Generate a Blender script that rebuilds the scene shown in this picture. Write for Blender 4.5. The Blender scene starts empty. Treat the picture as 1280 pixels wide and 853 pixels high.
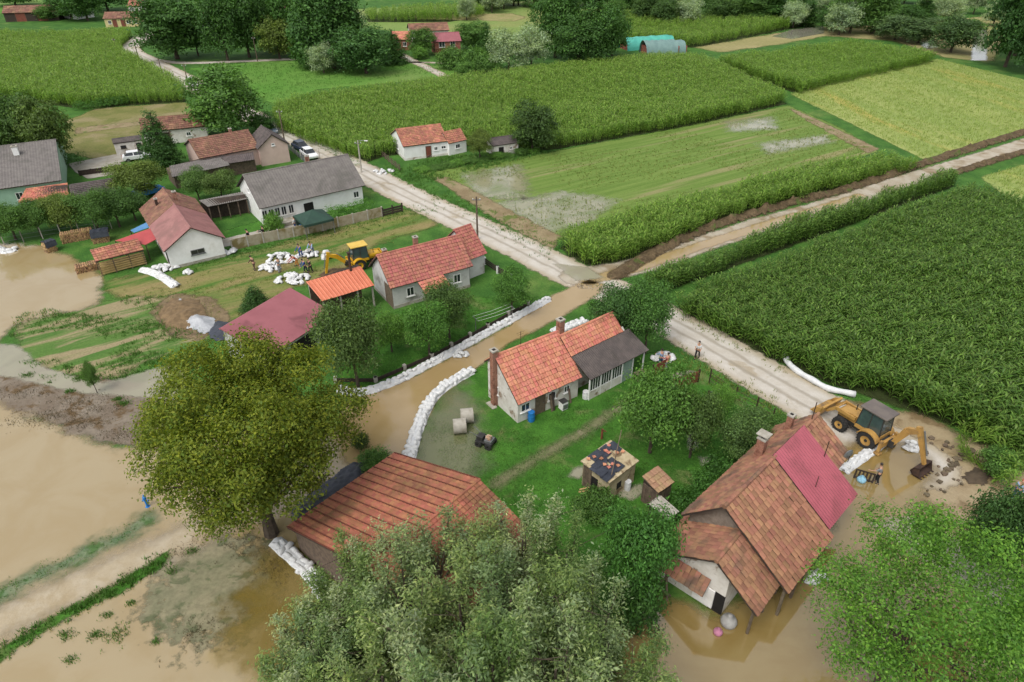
import bpy, bmesh, math, random
import numpy as np
from mathutils import Vector, Matrix

# ---------------------------------------------------------------- camera, sky, sun, exposure
PITCH, CAM_H, FPX = 33.0, 35.5, 853.3
SC = bpy.context.scene
COL = SC.collection
cam_d = bpy.data.cameras.new('camera')
cam_d.lens = 24.0; cam_d.sensor_width = 36.0; cam_d.clip_start = 0.5; cam_d.clip_end = 6000
cam = bpy.data.objects.new('camera', cam_d); COL.objects.link(cam)
cam.location = (0, 0, CAM_H); cam.rotation_euler = (math.radians(90 - PITCH), 0, 0)
SC.camera = cam
SUN_EL, SUN_AZ = math.radians(58), math.radians(215)      # azimuth: compass from +Y, clockwise (behind left of the camera)
w = bpy.data.worlds.new('World'); SC.world = w; w.use_nodes = True
nt = w.node_tree; nt.nodes.clear()
o_ = nt.nodes.new('ShaderNodeOutputWorld'); b_ = nt.nodes.new('ShaderNodeBackground')
s_ = nt.nodes.new('ShaderNodeTexSky'); s_.sky_type = 'NISHITA'; s_.sun_disc = False
s_.sun_elevation = SUN_EL; s_.sun_rotation = SUN_AZ; s_.dust_density = 3.0; s_.air_density = 1.0; s_.altitude = 100
h_ = nt.nodes.new('ShaderNodeHueSaturation'); h_.inputs['Saturation'].default_value = 0.22; h_.inputs['Value'].default_value = 1.0
nt.links.new(s_.outputs[0], h_.inputs['Color']); nt.links.new(h_.outputs[0], b_.inputs[0])
b_.inputs[1].default_value = 0.15; nt.links.new(b_.outputs[0], o_.inputs[0])
sl = bpy.data.lights.new('sun', 'SUN'); sl.energy = 1.1; sl.angle = math.radians(28); sl.color = (1.0, 0.96, 0.9)
so = bpy.data.objects.new('sun', sl); COL.objects.link(so)
sd_ = Vector((math.sin(SUN_AZ) * math.cos(SUN_EL), math.cos(SUN_AZ) * math.cos(SUN_EL), math.sin(SUN_EL)))
so.rotation_euler = sd_.to_track_quat('Z', 'Y').to_euler(); so.location = (-40, -20, 90)
SC.view_settings.view_transform = 'Standard'; SC.view_settings.look = 'None'
SC.view_settings.exposure = 0.55; SC.view_settings.gamma = 1.0
SC.cycles.max_bounces = 6; SC.cycles.transparent_max_bounces = 12
rng = np.random.default_rng(7); random.seed(7)
U = random.uniform

# ---------------------------------------------------------------- survey: photograph points to places on the ground
_p = math.radians(PITCH); _c, _s = math.cos(_p), math.sin(_p)
def G(px, py, z=0.0):
    a = (px - 640) / FPX; b = -(py - 426.5) / FPX
    dy, dz = _c + b * _s, -_s + b * _c
    t = (z - CAM_H) / dz
    return Vector((a * t, dy * t, z))
def PJ(v):
    z = v[2] - CAM_H
    d = v[1] * _c - z * _s; u = v[1] * _s + z * _c
    return (640 + FPX * v[0] / d, 426.5 - FPX * u / d, d)
def height_to(base, py):
    lo, hi = 0.0, 34.0
    for _ in range(40):
        m = (lo + hi) / 2
        if PJ((base[0], base[1], m))[1] > py: lo = m
        else: hi = m
    return lo
def GP(pts): return [G(x, y) for x, y in pts]

# ---------------------------------------------------------------- materials
def lin(r, g, b): return tuple(((c / 255) / 12.92 if c / 255 <= .04045 else ((c / 255 + .055) / 1.055) ** 2.4) for c in (r, g, b))
MATS = {}
class NT:
    def __init__(s, name):
        s.m = bpy.data.materials.new(name); s.m.use_nodes = True; s.t = s.m.node_tree; s.t.nodes.clear()
        s.out = s.t.nodes.new('ShaderNodeOutputMaterial')
    def n(s, k, **kw):
        x = s.t.nodes.new('ShaderNode' + k)
        for a, b in kw.items(): setattr(x, a, b)
        return x
    def l(s, a, b): s.t.links.new(a, b)
    def put(s, sock, v):
        if hasattr(v, 'is_output') or hasattr(v, 'links') and not isinstance(v, (int, float)): s.l(v, sock)
        else: sock.default_value = v
    def math(s, op, a, b=0.0, c=None, clamp=False):
        x = s.n('Math', operation=op); x.use_clamp = clamp
        s.put(x.inputs[0], a); s.put(x.inputs[1], b)
        if c is not None: s.put(x.inputs[2], c)
        return x.outputs[0]
    def mix(s, f, a, b, blend='MIX'):
        x = s.n('Mix', data_type='RGBA', blend_type=blend); x.clamp_factor = True
        s.put(x.inputs[0], f)
        for i, v in ((6, a), (7, b)):
            if isinstance(v, tuple): x.inputs[i].default_value = (*v[:3], 1)
            else: s.l(v, x.inputs[i])
        return x.outputs[2]
    def noise(s, scale, detail=4, rough=.6, coord=None, dist=0.0, w=0):
        x = s.n('TexNoise'); x.inputs['Scale'].default_value = scale; x.inputs['Detail'].default_value = detail
        x.inputs['Roughness'].default_value = rough; x.inputs['Distortion'].default_value = dist
        if coord is not None: s.l(coord, x.inputs['Vector'])
        return x.outputs[0]
    def ramp(s, f, lo, hi):
        x = s.n('MapRange'); x.interpolation_type = 'SMOOTHSTEP'; s.put(x.inputs[0], f)
        x.inputs[1].default_value = lo; x.inputs[2].default_value = hi
        return x.outputs[0]
    def pos(s): return s.n('NewGeometry').outputs['Position']
    def objc(s): return s.n('TexCoord').outputs['Object']
    def scaled(s, coord, rz, sc):
        x = s.n('Mapping', vector_type='TEXTURE'); x.inputs['Rotation'].default_value = (0, 0, rz); x.inputs['Scale'].default_value = tuple(1 / v for v in sc)
        s.l(coord, x.inputs[0]); return x.outputs[0]
    def bsdf(s, col, rough=.8, metal=0.0, bump=None, bstr=.3, bdist=.05, ior=1.45, spec=None):
        x = s.n('BsdfPrincipled')
        if isinstance(col, tuple): x.inputs['Base Color'].default_value = (*col[:3], 1)
        else: s.l(col, x.inputs['Base Color'])
        s.put(x.inputs['Roughness'], rough); x.inputs['Metallic'].default_value = metal; x.inputs['IOR'].default_value = ior
        if spec is not None: x.inputs['Specular IOR Level'].default_value = spec
        if bump is not None:
            b = s.n('Bump'); b.inputs['Strength'].default_value = bstr; b.inputs['Distance'].default_value = bdist
            s.l(bump, b.inputs['Height']); s.l(b.outputs[0], x.inputs['Normal'])
        return x.outputs[0]
    def fin(s, sh): s.l(sh, s.out.inputs['Surface']); return s.m
    def cut(s, sh, alpha):
        t = s.n('BsdfTransparent'); x = s.n('MixShader'); s.put(x.inputs[0], alpha)
        s.l(t.outputs[0], x.inputs[1]); s.l(sh, x.inputs[2]); return x.outputs[0]
def mat(name, c1, c2=None, scale=3.0, rough=.8, bump=0.0, isl=0.0, metal=0.0, c3=None, s3=.6, t3=(.5, .7), spec=None, bd=.04, mulobj=False):
    """c1/c2 mottled by noise, optional third stain colour, optional per-piece variation (isl)"""
    if name in MATS: return MATS[name]
    q = NT(name); co = q.objc() if not mulobj else q.pos()
    c2 = c2 or tuple(x * .8 for x in c1)
    n1 = q.noise(scale, 6, .65, co)
    col = q.mix(q.ramp(n1, .35, .65), c1, c2)
    if c3: col = q.mix(q.ramp(q.noise(s3, 5, .6, co, .5), *t3), col, c3)
    if isl:
        g = q.n('NewGeometry').outputs['Random Per Island']; r = q.n('ObjectInfo').outputs['Random']
        f = q.math('FRACT', q.math('ADD', g, q.math('MULTIPLY', r, 3.7)))
        hsv = q.n('HueSaturation'); q.l(col, hsv.inputs['Color'])
        q.l(q.math('MULTIPLY_ADD', f, isl * 2, 1 - isl), hsv.inputs['Value'])
        q.l(q.math('MULTIPLY_ADD', q.math('FRACT', q.math('MULTIPLY', f, 7.3)), .03, .485), hsv.inputs['Hue'])
        col = hsv.outputs[0]
    MATS[name] = q.fin(q.bsdf(col, rough, metal, q.noise(scale * 6, 4, .7, co) if bump else None, bump, bd, spec=spec))
    return MATS[name]

# ---------------------------------------------------------------- mesh helpers
def mesh_np(name, v, f, mat_=None, smooth=False, attrs=None):
    """v (n,3), f (m,k) all faces with k corners"""
    v = np.asarray(v, np.float32); f = np.asarray(f, np.int32)
    me = bpy.data.meshes.new(name); m, k = f.shape
    me.vertices.add(len(v)); me.vertices.foreach_set('co', v.ravel())
    me.loops.add(m * k); me.loops.foreach_set('vertex_index', f.ravel())
    me.polygons.add(m); me.polygons.foreach_set('loop_start', np.arange(0, m * k, k, dtype=np.int32))
    try: me.polygons.foreach_set('loop_total', np.full(m, k, np.int32))
    except Exception: pass
    if smooth: me.polygons.foreach_set('use_smooth', np.ones(m, bool))
    if attrs:
        for a, val in attrs.items():
            at = me.attributes.new(a, 'FLOAT', 'POINT'); at.data.foreach_set('value', np.asarray(val, np.float32))
    me.update(calc_edges=True)
    if mat_: me.materials.append(mat_)
    return me
def link(name, me, parent=None, loc=None, rz=None):
    o = bpy.data.objects.new(name, me); COL.objects.link(o)
    if parent: o.parent = parent
    if loc is not None: o.location = loc
    if rz is not None: o.rotation_euler = (0, 0, rz)
    return o
def tag(o, label=None, cat=None, group=None, kind=None):
    for k, v in (('label', label), ('category', cat), ('group', group), ('kind', kind)):
        if v: o[k] = v
    return o
def root(name, label, cat, loc=(0, 0, 0), rz=0.0, group=None):
    return tag(link(name, None, None, loc, rz), label, cat, group)
def copy_tree(o, parent=None):
    c = o.copy(); COL.objects.link(c); c.parent = parent
    for ch in list(o.children): copy_tree(ch, c)
    return c
class MB:
    def __init__(s): s.v = []; s.f = []
    def add(s, vs, fs):
        b = len(s.v); s.v += [tuple(x) for x in vs]; s.f += [tuple(i + b for i in f) for f in fs]; return s
    def hexa(s, p): return s.add(p, [(0, 3, 2, 1), (4, 5, 6, 7), (0, 1, 5, 4), (1, 2, 6, 5), (2, 3, 7, 6), (3, 0, 4, 7)])
    def box(s, x0, x1, y0, y1, z0, z1):
        return s.hexa([(x0, y0, z0), (x1, y0, z0), (x1, y1, z0), (x0, y1, z0), (x0, y0, z1), (x1, y0, z1), (x1, y1, z1), (x0, y1, z1)])
    def slab(s, a, b, c, d, t):
        """quad a b c d (upper face, counter-clockwise from above) with thickness t downwards along its normal"""
        a, b, c, d = map(Vector, (a, b, c, d)); n = (b - a).cross(d - a).normalized() * t
        return s.hexa([a - n, b - n, c - n, d - n, a, b, c, d])
    def prism(s, poly, h0, h1, axis='z'):
        n = len(poly)
        P = {'z': lambda a, b, h: (a, b, h), 'x': lambda a, b, h: (h, a, b), 'y': lambda a, b, h: (a, h, b)}[axis]
        return s.add([P(a, b, h0) for a, b in poly] + [P(a, b, h1) for a, b in poly],
                     [tuple(range(n - 1, -1, -1)), tuple(range(n, 2 * n))] + [(i, (i + 1) % n, n + (i + 1) % n, n + i) for i in range(n)])
    def tube(s, path, rad, n=8, cap=True):
        path = [Vector(p) for p in path]; rad = rad if isinstance(rad, (list, tuple)) else [rad] * len(path)
        b = len(s.v); up = None
        for i, p in enumerate(path):
            d = (path[min(i + 1, len(path) - 1)] - path[max(i - 1, 0)])
            d = d.normalized() if d.length > 1e-9 else Vector((0, 0, 1))
            if up is None: up = Vector((0, 0, 1)) if abs(d.z) < .9 else Vector((1, 0, 0))
            x = up.cross(d).normalized(); y = d.cross(x); up = y
            for k in range(n):
                a = 2 * math.pi * k / n; s.v.append(tuple(p + (x * math.cos(a) + y * math.sin(a)) * rad[i]))
        for i in range(len(path) - 1):
            for k in range(n):
                k2 = (k + 1) % n; s.f.append((b + i * n + k, b + i * n + k2, b + (i + 1) * n + k2, b + (i + 1) * n + k))
        if cap:
            s.f.append(tuple(b + k for k in range(n - 1, -1, -1))); e = b + (len(path) - 1) * n; s.f.append(tuple(e + k for k in range(n)))
        return s
    def lathe(s, prof, axis, c, n=20):
        """prof [(radius, along)], axis 'x','y','z', centre c"""
        b = len(s.v); m = len(prof)
        for k in range(n):
            a = 2 * math.pi * k / n
            for r, h in prof:
                q = {'x': (h, r * math.cos(a), r * math.sin(a)), 'y': (r * math.sin(a), h, r * math.cos(a)), 'z': (r * math.cos(a), r * math.sin(a), h)}[axis]
                s.v.append((c[0] + q[0], c[1] + q[1], c[2] + q[2]))
        for k in range(n):
            k2 = (k + 1) % n
            for j in range(m - 1): s.f.append((b + k * m + j, b + k2 * m + j, b + k2 * m + j + 1, b + k * m + j + 1))
        return s
    def build(s, name, m, parent=None, loc=None, rz=None, smooth=False, bevel=0.0):
        me = bpy.data.meshes.new(name); me.from_pydata(s.v, [], s.f); me.materials.append(m)
        if smooth:
            for p in me.polygons: p.use_smooth = True
        if bevel:
            bm = bmesh.new(); bm.from_mesh(me); bmesh.ops.bevel(bm, geom=bm.edges[:], offset=bevel, segments=2, profile=.6, affect='EDGES', clamp_overlap=True); bm.to_mesh(me); bm.free()
        me.validate(); me.update()
        return link(name, me, parent, loc, rz)

# ---------------------------------------------------------------- ground patches with a signed distance to their outline
def sdist(P, poly):
    """signed distance (inside positive) of points P (n,2) to polygon"""
    A = np.array([(p[0], p[1]) for p in poly]); B = np.roll(A, -1, 0)
    d2 = np.full(len(P), 1e12); ins = np.zeros(len(P), bool)
    for a, b in zip(A, B):
        e = b - a; wv = P - a; t = np.clip((wv @ e) / max(e @ e, 1e-9), 0, 1)
        d2 = np.minimum(d2, ((wv - t[:, None] * e) ** 2).sum(1))
        c = (a[1] > P[:, 1]) != (b[1] > P[:, 1])
        with np.errstate(divide='ignore', invalid='ignore'):
            ins ^= c & (P[:, 0] < (b[0] - a[0]) * (P[:, 1] - a[1]) / (b[1] - a[1]) + a[0])
    return np.where(ins, 1, -1) * np.sqrt(d2)
def spline(pts, step=1.0):
    """Catmull-Rom through ground points"""
    P = [Vector((p[0], p[1], 0)) for p in pts]; P = [2 * P[0] - P[1]] + P + [2 * P[-1] - P[-2]]; out = []
    for i in range(1, len(P) - 2):
        n = max(2, int((P[i + 1] - P[i]).length / step))
        for k in range(n):
            t = k / n; a, b, c, d = P[i - 1:i + 3]
            out.append(.5 * ((2 * b) + (c - a) * t + (2 * a - 5 * b + 4 * c - d) * t * t + (3 * b - a - 3 * c + d) * t ** 3))
    out.append(P[-2]); return out
def pdist(P, path):
    d2 = np.full(len(P), 1e12)
    A = np.array([(p[0], p[1]) for p in path])
    for a, b in zip(A[:-1], A[1:]):
        e = b - a; wv = P - a; t = np.clip((wv @ e) / max(e @ e, 1e-9), 0, 1)
        d2 = np.minimum(d2, ((wv - t[:, None] * e) ** 2).sum(1))
    return np.sqrt(d2)
def fnoise(P, sc, seed=0):
    """cheap smooth value noise on (n,2), about -1..1"""
    out = np.zeros(len(P)); r = np.random.default_rng(seed)
    for k in range(5):
        a = r.uniform(0, 6.28, 3); q = P / sc * (1.0 + .6 * k)
        out += np.sin(q[:, 0] * math.cos(a[0]) + q[:, 1] * math.sin(a[0]) + a[1] + 1.3 * np.sin(q[:, 1] * .7 + a[2])) / (1 + .5 * k)
    return out / 2.2
def patch(name, m, z, sdf, bounds, res, margin, kind='structure', zf=None, label=None, cat=None):
    x0, x1, y0, y1 = bounds; x0 -= margin; x1 += margin; y0 -= margin; y1 += margin
    nx = max(2, int((x1 - x0) / res) + 1); ny = max(2, int((y1 - y0) / res) + 1)
    X, Y = np.meshgrid(np.linspace(x0, x1, nx), np.linspace(y0, y1, ny)); P = np.stack([X.ravel(), Y.ravel()], 1)
    sd = sdf(P); keep = (sd > -margin).reshape(ny, nx)
    cell = keep[:-1, :-1] | keep[1:, :-1] | keep[:-1, 1:] | keep[1:, 1:]
    j, i = np.nonzero(cell); a = j * nx + i
    f = np.stack([a, a + 1, a + nx + 1, a + nx], 1); used = np.unique(f); mp = np.zeros(nx * ny, np.int32); mp[used] = np.arange(len(used))
    V = np.zeros((len(used), 3)); V[:, :2] = P[used]; V[:, 2] = z
    if zf is not None: V[:, 2] += zf(P[used], sd[used])
    me = mesh_np(name, V, mp[f], m, True, {'sd': sd[used]})
    return tag(link(name, me), label, cat, kind=kind)
def poly_patch(name, m, z, pts, res=.5, margin=.6, **k):
    W = GP(pts); xs = [p.x for p in W]; ys = [p.y for p in W]
    return patch(name, m, z, lambda P: sdist(P, W), (min(xs), max(xs), min(ys), max(ys)), res, margin, **k)
def ribbon(name, m, z, pts, hw, res=.4, margin=.6, world=False, **k):
    W = spline(pts if world else GP(pts), 1.0); xs = [p.x for p in W]; ys = [p.y for p in W]
    return patch(name, m, z, lambda P: hw - pdist(P, W), (min(xs) - hw, max(xs) + hw, min(ys) - hw, max(ys) + hw), res, margin, **k)

# ---------------------------------------------------------------- ground materials
RA = math.atan2(*(G(1140, 224) - G(870, 308)).yx)          # the side road's bearing
SA = math.atan2(*(G(1150, 198) - G(992, 120)).yx)
def ph(r, g, b, k=1.25): return tuple(x / k for x in lin(r, g, b))
def gm(name, c1, c2, scale=.5, c3=None, s3=.15, t3=(.5, .65), wob=.5, wsc=.7, soft=.25, fine=6.0, bump=.4, stripe=None, edge=True, rough=.95, fdark=.75, track=False):
    q = NT(name); P = q.pos(); a = None
    co = q.scaled(P, stripe[0], (stripe[1], stripe[2], 1)) if stripe else P
    col = q.mix(q.ramp(q.noise(scale, 5, .6, co), .36, .64), c1, c2)
    if c3: col = q.mix(q.ramp(q.noise(s3, 5, .62, co, .4), *t3), col, c3)
    if track: tsd = q.n('Attribute', attribute_name='sd').outputs['Fac']; tb = q.math('ADD', tsd, q.math('MULTIPLY_ADD', q.noise(.3, 3, .6, P), .8, -.4)); col = q.mix(q.math('MULTIPLY', q.ramp(q.math('ABSOLUTE', q.math('SUBTRACT', tb, 2.0)), .35, .05), .55), col, ph(150, 140, 122)); col = q.mix(q.math('MULTIPLY', q.ramp(tb, 1.1, .1), .7), col, ph(178, 162, 132))
    f = q.noise(fine, 3, .7, P)
    col = q.mix(q.ramp(f, .3, .7), q.mix(1.0, col, (fdark,) * 3, 'MULTIPLY'), col)
    sh = q.bsdf(col, rough, bump=f, bstr=bump, bdist=.08, spec=.25)
    if edge:
        sd = q.n('Attribute', attribute_name='sd').outputs['Fac']
        nz = q.math('MULTIPLY_ADD', q.noise(wsc, 5, .65, P), 2 * wob, -wob)
        sh = q.cut(sh, q.ramp(q.math('ADD', sd, nz), -soft, soft))
    return q.fin(sh)
g_grass = gm('meadow_grass', ph(88, 134, 54), ph(66, 112, 42), .35, ph(120, 146, 72), .12, (.55, .72), edge=False, fine=5, bump=.6, fdark=.6)
g_lawn = gm('lawn_grass', ph(84, 138, 48), ph(66, 116, 38), .5, ph(124, 138, 80), .3, (.54, .70), wob=.8, fine=7, bump=.6, fdark=.6)
g_dry = gm('dry_meadow', ph(158, 142, 96), ph(120, 134, 66), .25, ph(82, 122, 46), .16, (.46, .6), wob=1.6, wsc=.35, soft=.6, stripe=(.61, .3, 1.6), fine=4, bump=.5)
g_stripe = gm('striped_grass', ph(84, 124, 54), ph(104, 136, 66), .4, ph(166, 152, 116), .35, (.45, .58), wob=1.8, wsc=.4, soft=.6, stripe=(.61, .22, 1.5), fine=5, bump=.6)
g_gravel = gm('pale_gravel', ph(214, 207, 196), ph(203, 194, 180), .6, ph(186, 173, 151), .25, (.52, .66), wob=.7, wsc=.9, soft=.25, fine=9, bump=.25, fdark=.9, track=True)
g_mudroad = gm('muddy_road', ph(196, 186, 168), ph(178, 165, 143), .5, ph(152, 134, 106), .3, (.5, .65), wob=.7, wsc=.6, soft=.3, fine=6, bump=.3, fdark=.88)
g_wetpath = gm('submerged_gravel', ph(196, 182, 158), ph(186, 170, 142), .8, ph(176, 158, 126), .3, (.5, .65), wob=1.2, wsc=.5, soft=1.0, fine=9, bump=.25, fdark=.9)
g_sub = gm('submerged_grass', ph(116, 140, 104), ph(140, 152, 118), .8, ph(90, 122, 70), .6, (.52, .62), wob=1.4, wsc=.6, soft=.9, fine=5, bump=.2)
g_path = gm('trodden_path', ph(124, 132, 88), ph(140, 136, 102), .8, ph(160, 150, 122), .5, (.55, .68), wob=.5, wsc=.9, soft=.5, fine=6, bump=.3)
g_mud = gm('wet_mud', ph(150, 130, 98), ph(126, 108, 80), .6, ph(98, 84, 64), .4, (.5, .65), wob=1.0, wsc=.7, soft=.3, fine=5, bump=.5, rough=.6)
g_wetmud = gm('wet_silt', ph(178, 160, 128), ph(162, 142, 110), .5, ph(134, 114, 84), .5, (.5, .66), wob=1.4, wsc=.5, soft=.5, fine=5, bump=.35, rough=.35, fdark=.88)
g_weed = gm('submerged_weed', ph(156, 148, 118), ph(136, 134, 104), .5, ph(112, 116, 84), .8, (.52, .62), wob=4.0, wsc=.9, soft=.8, fine=3, bump=.1, rough=.3)
g_silt = gm('silt_crust', ph(150, 138, 122), ph(132, 118, 102), .5, ph(112, 92, 66), .6, (.5, .62), wob=1.8, wsc=.35, soft=.4, fine=4, bump=.6)
g_bank = gm('earth_bank', ph(122, 104, 78), ph(98, 82, 60), 1.2, ph(92, 110, 52), .5, (.55, .66), wob=.8, wsc=1.0, soft=.25, fine=4, bump=1.0, fdark=.6)
g_soil = gm('bare_soil', ph(166, 150, 116), ph(146, 128, 96), .4, ph(106, 122, 58), .5, (.54, .64), wob=.9, wsc=.6, soft=.3, fine=5, bump=.6)
g_soy = gm('ripening_crop', ph(168, 178, 104), ph(150, 168, 92), .12, ph(184, 174, 92), .08, (.52, .7), wob=.7, wsc=.5, soft=.3, stripe=(SA, .25, 1.6), fine=2.5, bump=1.0, fdark=.78)
g_sparse = gm('sparse_crop', ph(122, 146, 70), ph(104, 132, 56), .5, ph(152, 148, 100), .2, (.5, .68), wob=.8, wsc=.4, soft=.4, stripe=(RA, .12, 2.4), fine=3, bump=.6, fdark=.85)
g_far = gm('far_meadow', ph(98, 148, 56), ph(112, 152, 66), .06, ph(128, 154, 80), .03, (.5, .65), wob=1.5, wsc=.2, soft=.8, fine=1.5, bump=.6)
g_farpale = gm('far_pale_meadow', ph(128, 156, 78), ph(140, 160, 88), .05, ph(150, 158, 92), .03, (.5, .65), wob=2, wsc=.15, soft=1, fine=1.2, bump=.6)
g_fartan = gm('far_tan_field', ph(176, 164, 116), ph(160, 154, 100), .05, ph(140, 150, 84), .04, (.52, .66), wob=2, wsc=.15, soft=1, fine=1.2, bump=.4)
g_yard = gm('dry_yard', ph(140, 136, 82), ph(120, 124, 66), .3, ph(156, 144, 104), .12, (.5, .64), wob=1.5, wsc=.3, soft=.5, fine=3, bump=.5)
g_pave = gm('concrete_drive', ph(186, 180, 168), ph(170, 162, 148), .6, ph(148, 138, 120), .4, (.55, .7), wob=.15, wsc=1, soft=.1, fine=8, bump=.15, fdark=.92)
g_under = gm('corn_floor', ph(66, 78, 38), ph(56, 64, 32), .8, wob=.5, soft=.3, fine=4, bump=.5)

def water_mat(name, c1, c2, wob, wsc, soft, amin, amax, rough=.06, ior=1.62, sc=.25, bump=.05, bias=0.0):
    q = NT(name); P = q.pos()
    n1 = q.noise(sc, 5, .55, P, .6)
    col = q.mix(q.ramp(n1, .35, .65), c1, c2)
    hgt = q.math('ADD', q.noise(1.6, 3, .5, P, .3), q.math('MULTIPLY', q.noise(.4, 2, .5, P), .6))
    sh = q.bsdf(col, rough, bump=hgt, bstr=bump, bdist=.1, ior=ior)
    sd = q.n('Attribute', attribute_name='sd').outputs['Fac']
    d = q.math('ADD', q.math('ADD', sd, bias), q.math('MULTIPLY_ADD', q.noise(wsc, 6, .62, P), 2 * wob, -wob))
    a = q.math('MULTIPLY', q.ramp(d, -soft, soft), q.math('MULTIPLY_ADD', q.ramp(n1, .3, .7), amax - amin, amin))
    return q.fin(q.cut(sh, a))
w_flood = water_mat('muddy_flood_water', ph(184, 164, 124), ph(170, 148, 104), 1.5, .45, .6, .9, .99, ior=2.0, bump=.02)
w_street = water_mat('street_flood_water', ph(184, 158, 114), ph(172, 146, 100), .5, .8, .3, .95, 1.0, ior=1.9, bump=.03)
w_pool = water_mat('shallow_yard_water', ph(150, 144, 116), ph(128, 130, 92), 1.6, .6, 1.2, .35, .85, ior=1.8, bump=.02)
w_right = water_mat('ochre_flood_water', ph(164, 142, 92), ph(150, 126, 74), 1.4, .5, .9, .92, .99, ior=2.3, bump=.015)
w_puddle = water_mat('puddle_water', ph(186, 178, 156), ph(170, 166, 140), .5, .9, .25, .6, .95)
w_clear_reflect = water_mat('clear_ochre_reflection', ph(148, 128, 68), ph(128, 110, 54), 3.0, .6, 1.2, .5, .9, ior=1.8, bump=.02)  # clear ochre water, with the dark tree reflection put into its colour
w_fieldpud = water_mat('field_puddle_water', ph(190, 184, 158), ph(172, 168, 134), 2.2, 1.0, 1.2, .3, .9, ior=2.0)
w_far = water_mat('far_river_water', ph(150, 148, 130), ph(140, 138, 120), .6, .4, .4, .95, 1.0, ior=2.2)

# ---------------------------------------------------------------- the ground, one sheet to the horizon
def grid_ground():
    ys = np.concatenate([np.arange(-60, 160, 4.0), np.arange(160, 600, 20), np.array([600, 900, 1500, 3000, 5000])])
    xs = np.concatenate([np.array([-4000, -1500, -700]), np.arange(-400, 401, 8.0), np.array([700, 1500, 4000])])
    X, Y = np.meshgrid(xs, ys); nx = len(xs); ny = len(ys)
    Z = np.zeros_like(X); v = np.stack([X.ravel(), Y.ravel(), Z.ravel()], 1)
    j, i = np.meshgrid(np.arange(ny - 1), np.arange(nx - 1), indexing='ij'); a = (j * nx + i).ravel()
    tag(link('ground', mesh_np('ground', v, np.stack([a, a + 1, a + nx + 1, a + nx], 1), g_grass)), kind='structure')
grid_ground()
PT = lambda n, m, z, p, **k: poly_patch(n, m, z, p, **k)
# far ground
PT('far_field', g_farpale, .010, [(440, 12), (640, 2), (900, 6), (1000, 14), (1010, 24), (900, 45), (780, 52), (620, 50), (560, 45), (460, 36)], res=3, margin=4)
PT('far_tan_strip', g_fartan, .018, [(520, 19), (640, 17), (660, 22), (640, 27), (520, 24)], res=3, margin=4)
PT('far_tan_field', g_fartan, .018, [(868, 60), (940, 47), (1040, 33), (1060, 40), (985, 54), (900, 66)], res=2, margin=3)
PT('far_meadow', g_far, .014, [(235, 86), (330, 76), (500, 78), (585, 86), (560, 98), (400, 112), (342, 132), (300, 104)], res=1.5, margin=2)
PT('far_meadow', g_far, .014, [(0, 0), (50, -4), (60, 10), (40, 16), (0, 18), (-80, 14)], res=4, margin=5)
PT('river_mud', g_fartan, .016, [(950, 46), (1020, 34), (1110, 32), (1240, 20), (1262, 36), (1240, 78), (1180, 72), (1120, 52), (1030, 45)], res=2, margin=3)
PT('ripening_field', g_soy, .03, [(988, 118), (1060, 98), (1172, 74), (1230, 88), (1330, 112), (1330, 152), (1215, 182), (1155, 200)], res=1.0, margin=1.2)
PT('ripening_field', g_soy, .03, [(1225, 222), (1320, 195), (1320, 270), (1270, 255)], res=.7, margin=1)
PT('sparse_field', g_sparse, .02, [(528, 216), (690, 190), (860, 158), (985, 132), (1050, 160), (1098, 190), (1000, 220), (860, 256), (700, 300), (640, 285), (570, 240)], res=.7, margin=1)
PT('dirt_strip', g_soil, .034, [(540, 222), (560, 222), (700, 296), (690, 312), (620, 275)], res=.4, margin=.8)
PT('dirt_strip', g_soil, .034, [(985, 135), (1000, 140), (1098, 186), (1085, 192), (1010, 152)], res=.6, margin=.8)
PT('dry_yard', g_yard, .02, [(85, 150), (120, 136), (232, 128), (245, 140), (240, 165), (175, 170), (180, 195), (120, 200), (80, 190)], res=.8, margin=2)
PT('yard_path', g_soil, .03, [(95, 160), (175, 152), (178, 156), (95, 168)], res=.6, margin=.8)
PT('yard_path', g_pave, .03, [(85, 205), (150, 192), (185, 190), (190, 196), (150, 203), (160, 216), (110, 224), (95, 216)], res=.5, margin=.6)
PT('dry_meadow', g_dry, .016, [(125, 352), (200, 338), (290, 322), (400, 290), (500, 262), (545, 268), (548, 282), (470, 305), (430, 345), (370, 358), (330, 378), (270, 420), (235, 440), (190, 400), (150, 378)], res=.5, margin=2)
PT('striped_meadow', g_stripe, .024, [(30, 400), (90, 388), (150, 372), (225, 372), (260, 420), (255, 440), (190, 450), (150, 470), (90, 482), (60, 470), (20, 450)], res=.4, margin=2)
PT('lawn', g_lawn, .020, [(585, 372), (670, 372), (560, 455), (430, 500), (420, 440), (480, 400), (500, 388)], res=.4, margin=.8)
PT('lawn', g_lawn, .020, [(520, 480), (600, 460), (830, 440), (990, 525), (930, 620), (850, 680), (700, 700), (560, 640), (500, 600)], res=.4, margin=1)
PT('lawn', g_lawn, .020, [(240, 300), (330, 275), (350, 292), (290, 308)], res=.4, margin=.8)
PT('concrete_drive', g_pave, .028, [(274, 300), (362, 280), (398, 283), (362, 293), (276, 310)], res=.3, margin=.4)
PT('soil_heap_ground', g_mud, .03, [(188, 388), (215, 368), (265, 372), (290, 400), (250, 425), (210, 420)], res=.3, margin=1.2)
PT('silt_flat', g_silt, .028, [(-30, 458), (60, 462), (150, 478), (215, 478), (215, 560), (165, 560), (120, 552), (60, 528), (-30, 512)], res=.35, margin=2)
PT('mud_flat', g_wetmud, .016, [(1040, 500), (1150, 520), (1235, 560), (1300, 600), (1300, 720), (1180, 680), (1090, 660), (1040, 610)], res=.4, margin=2)
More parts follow.
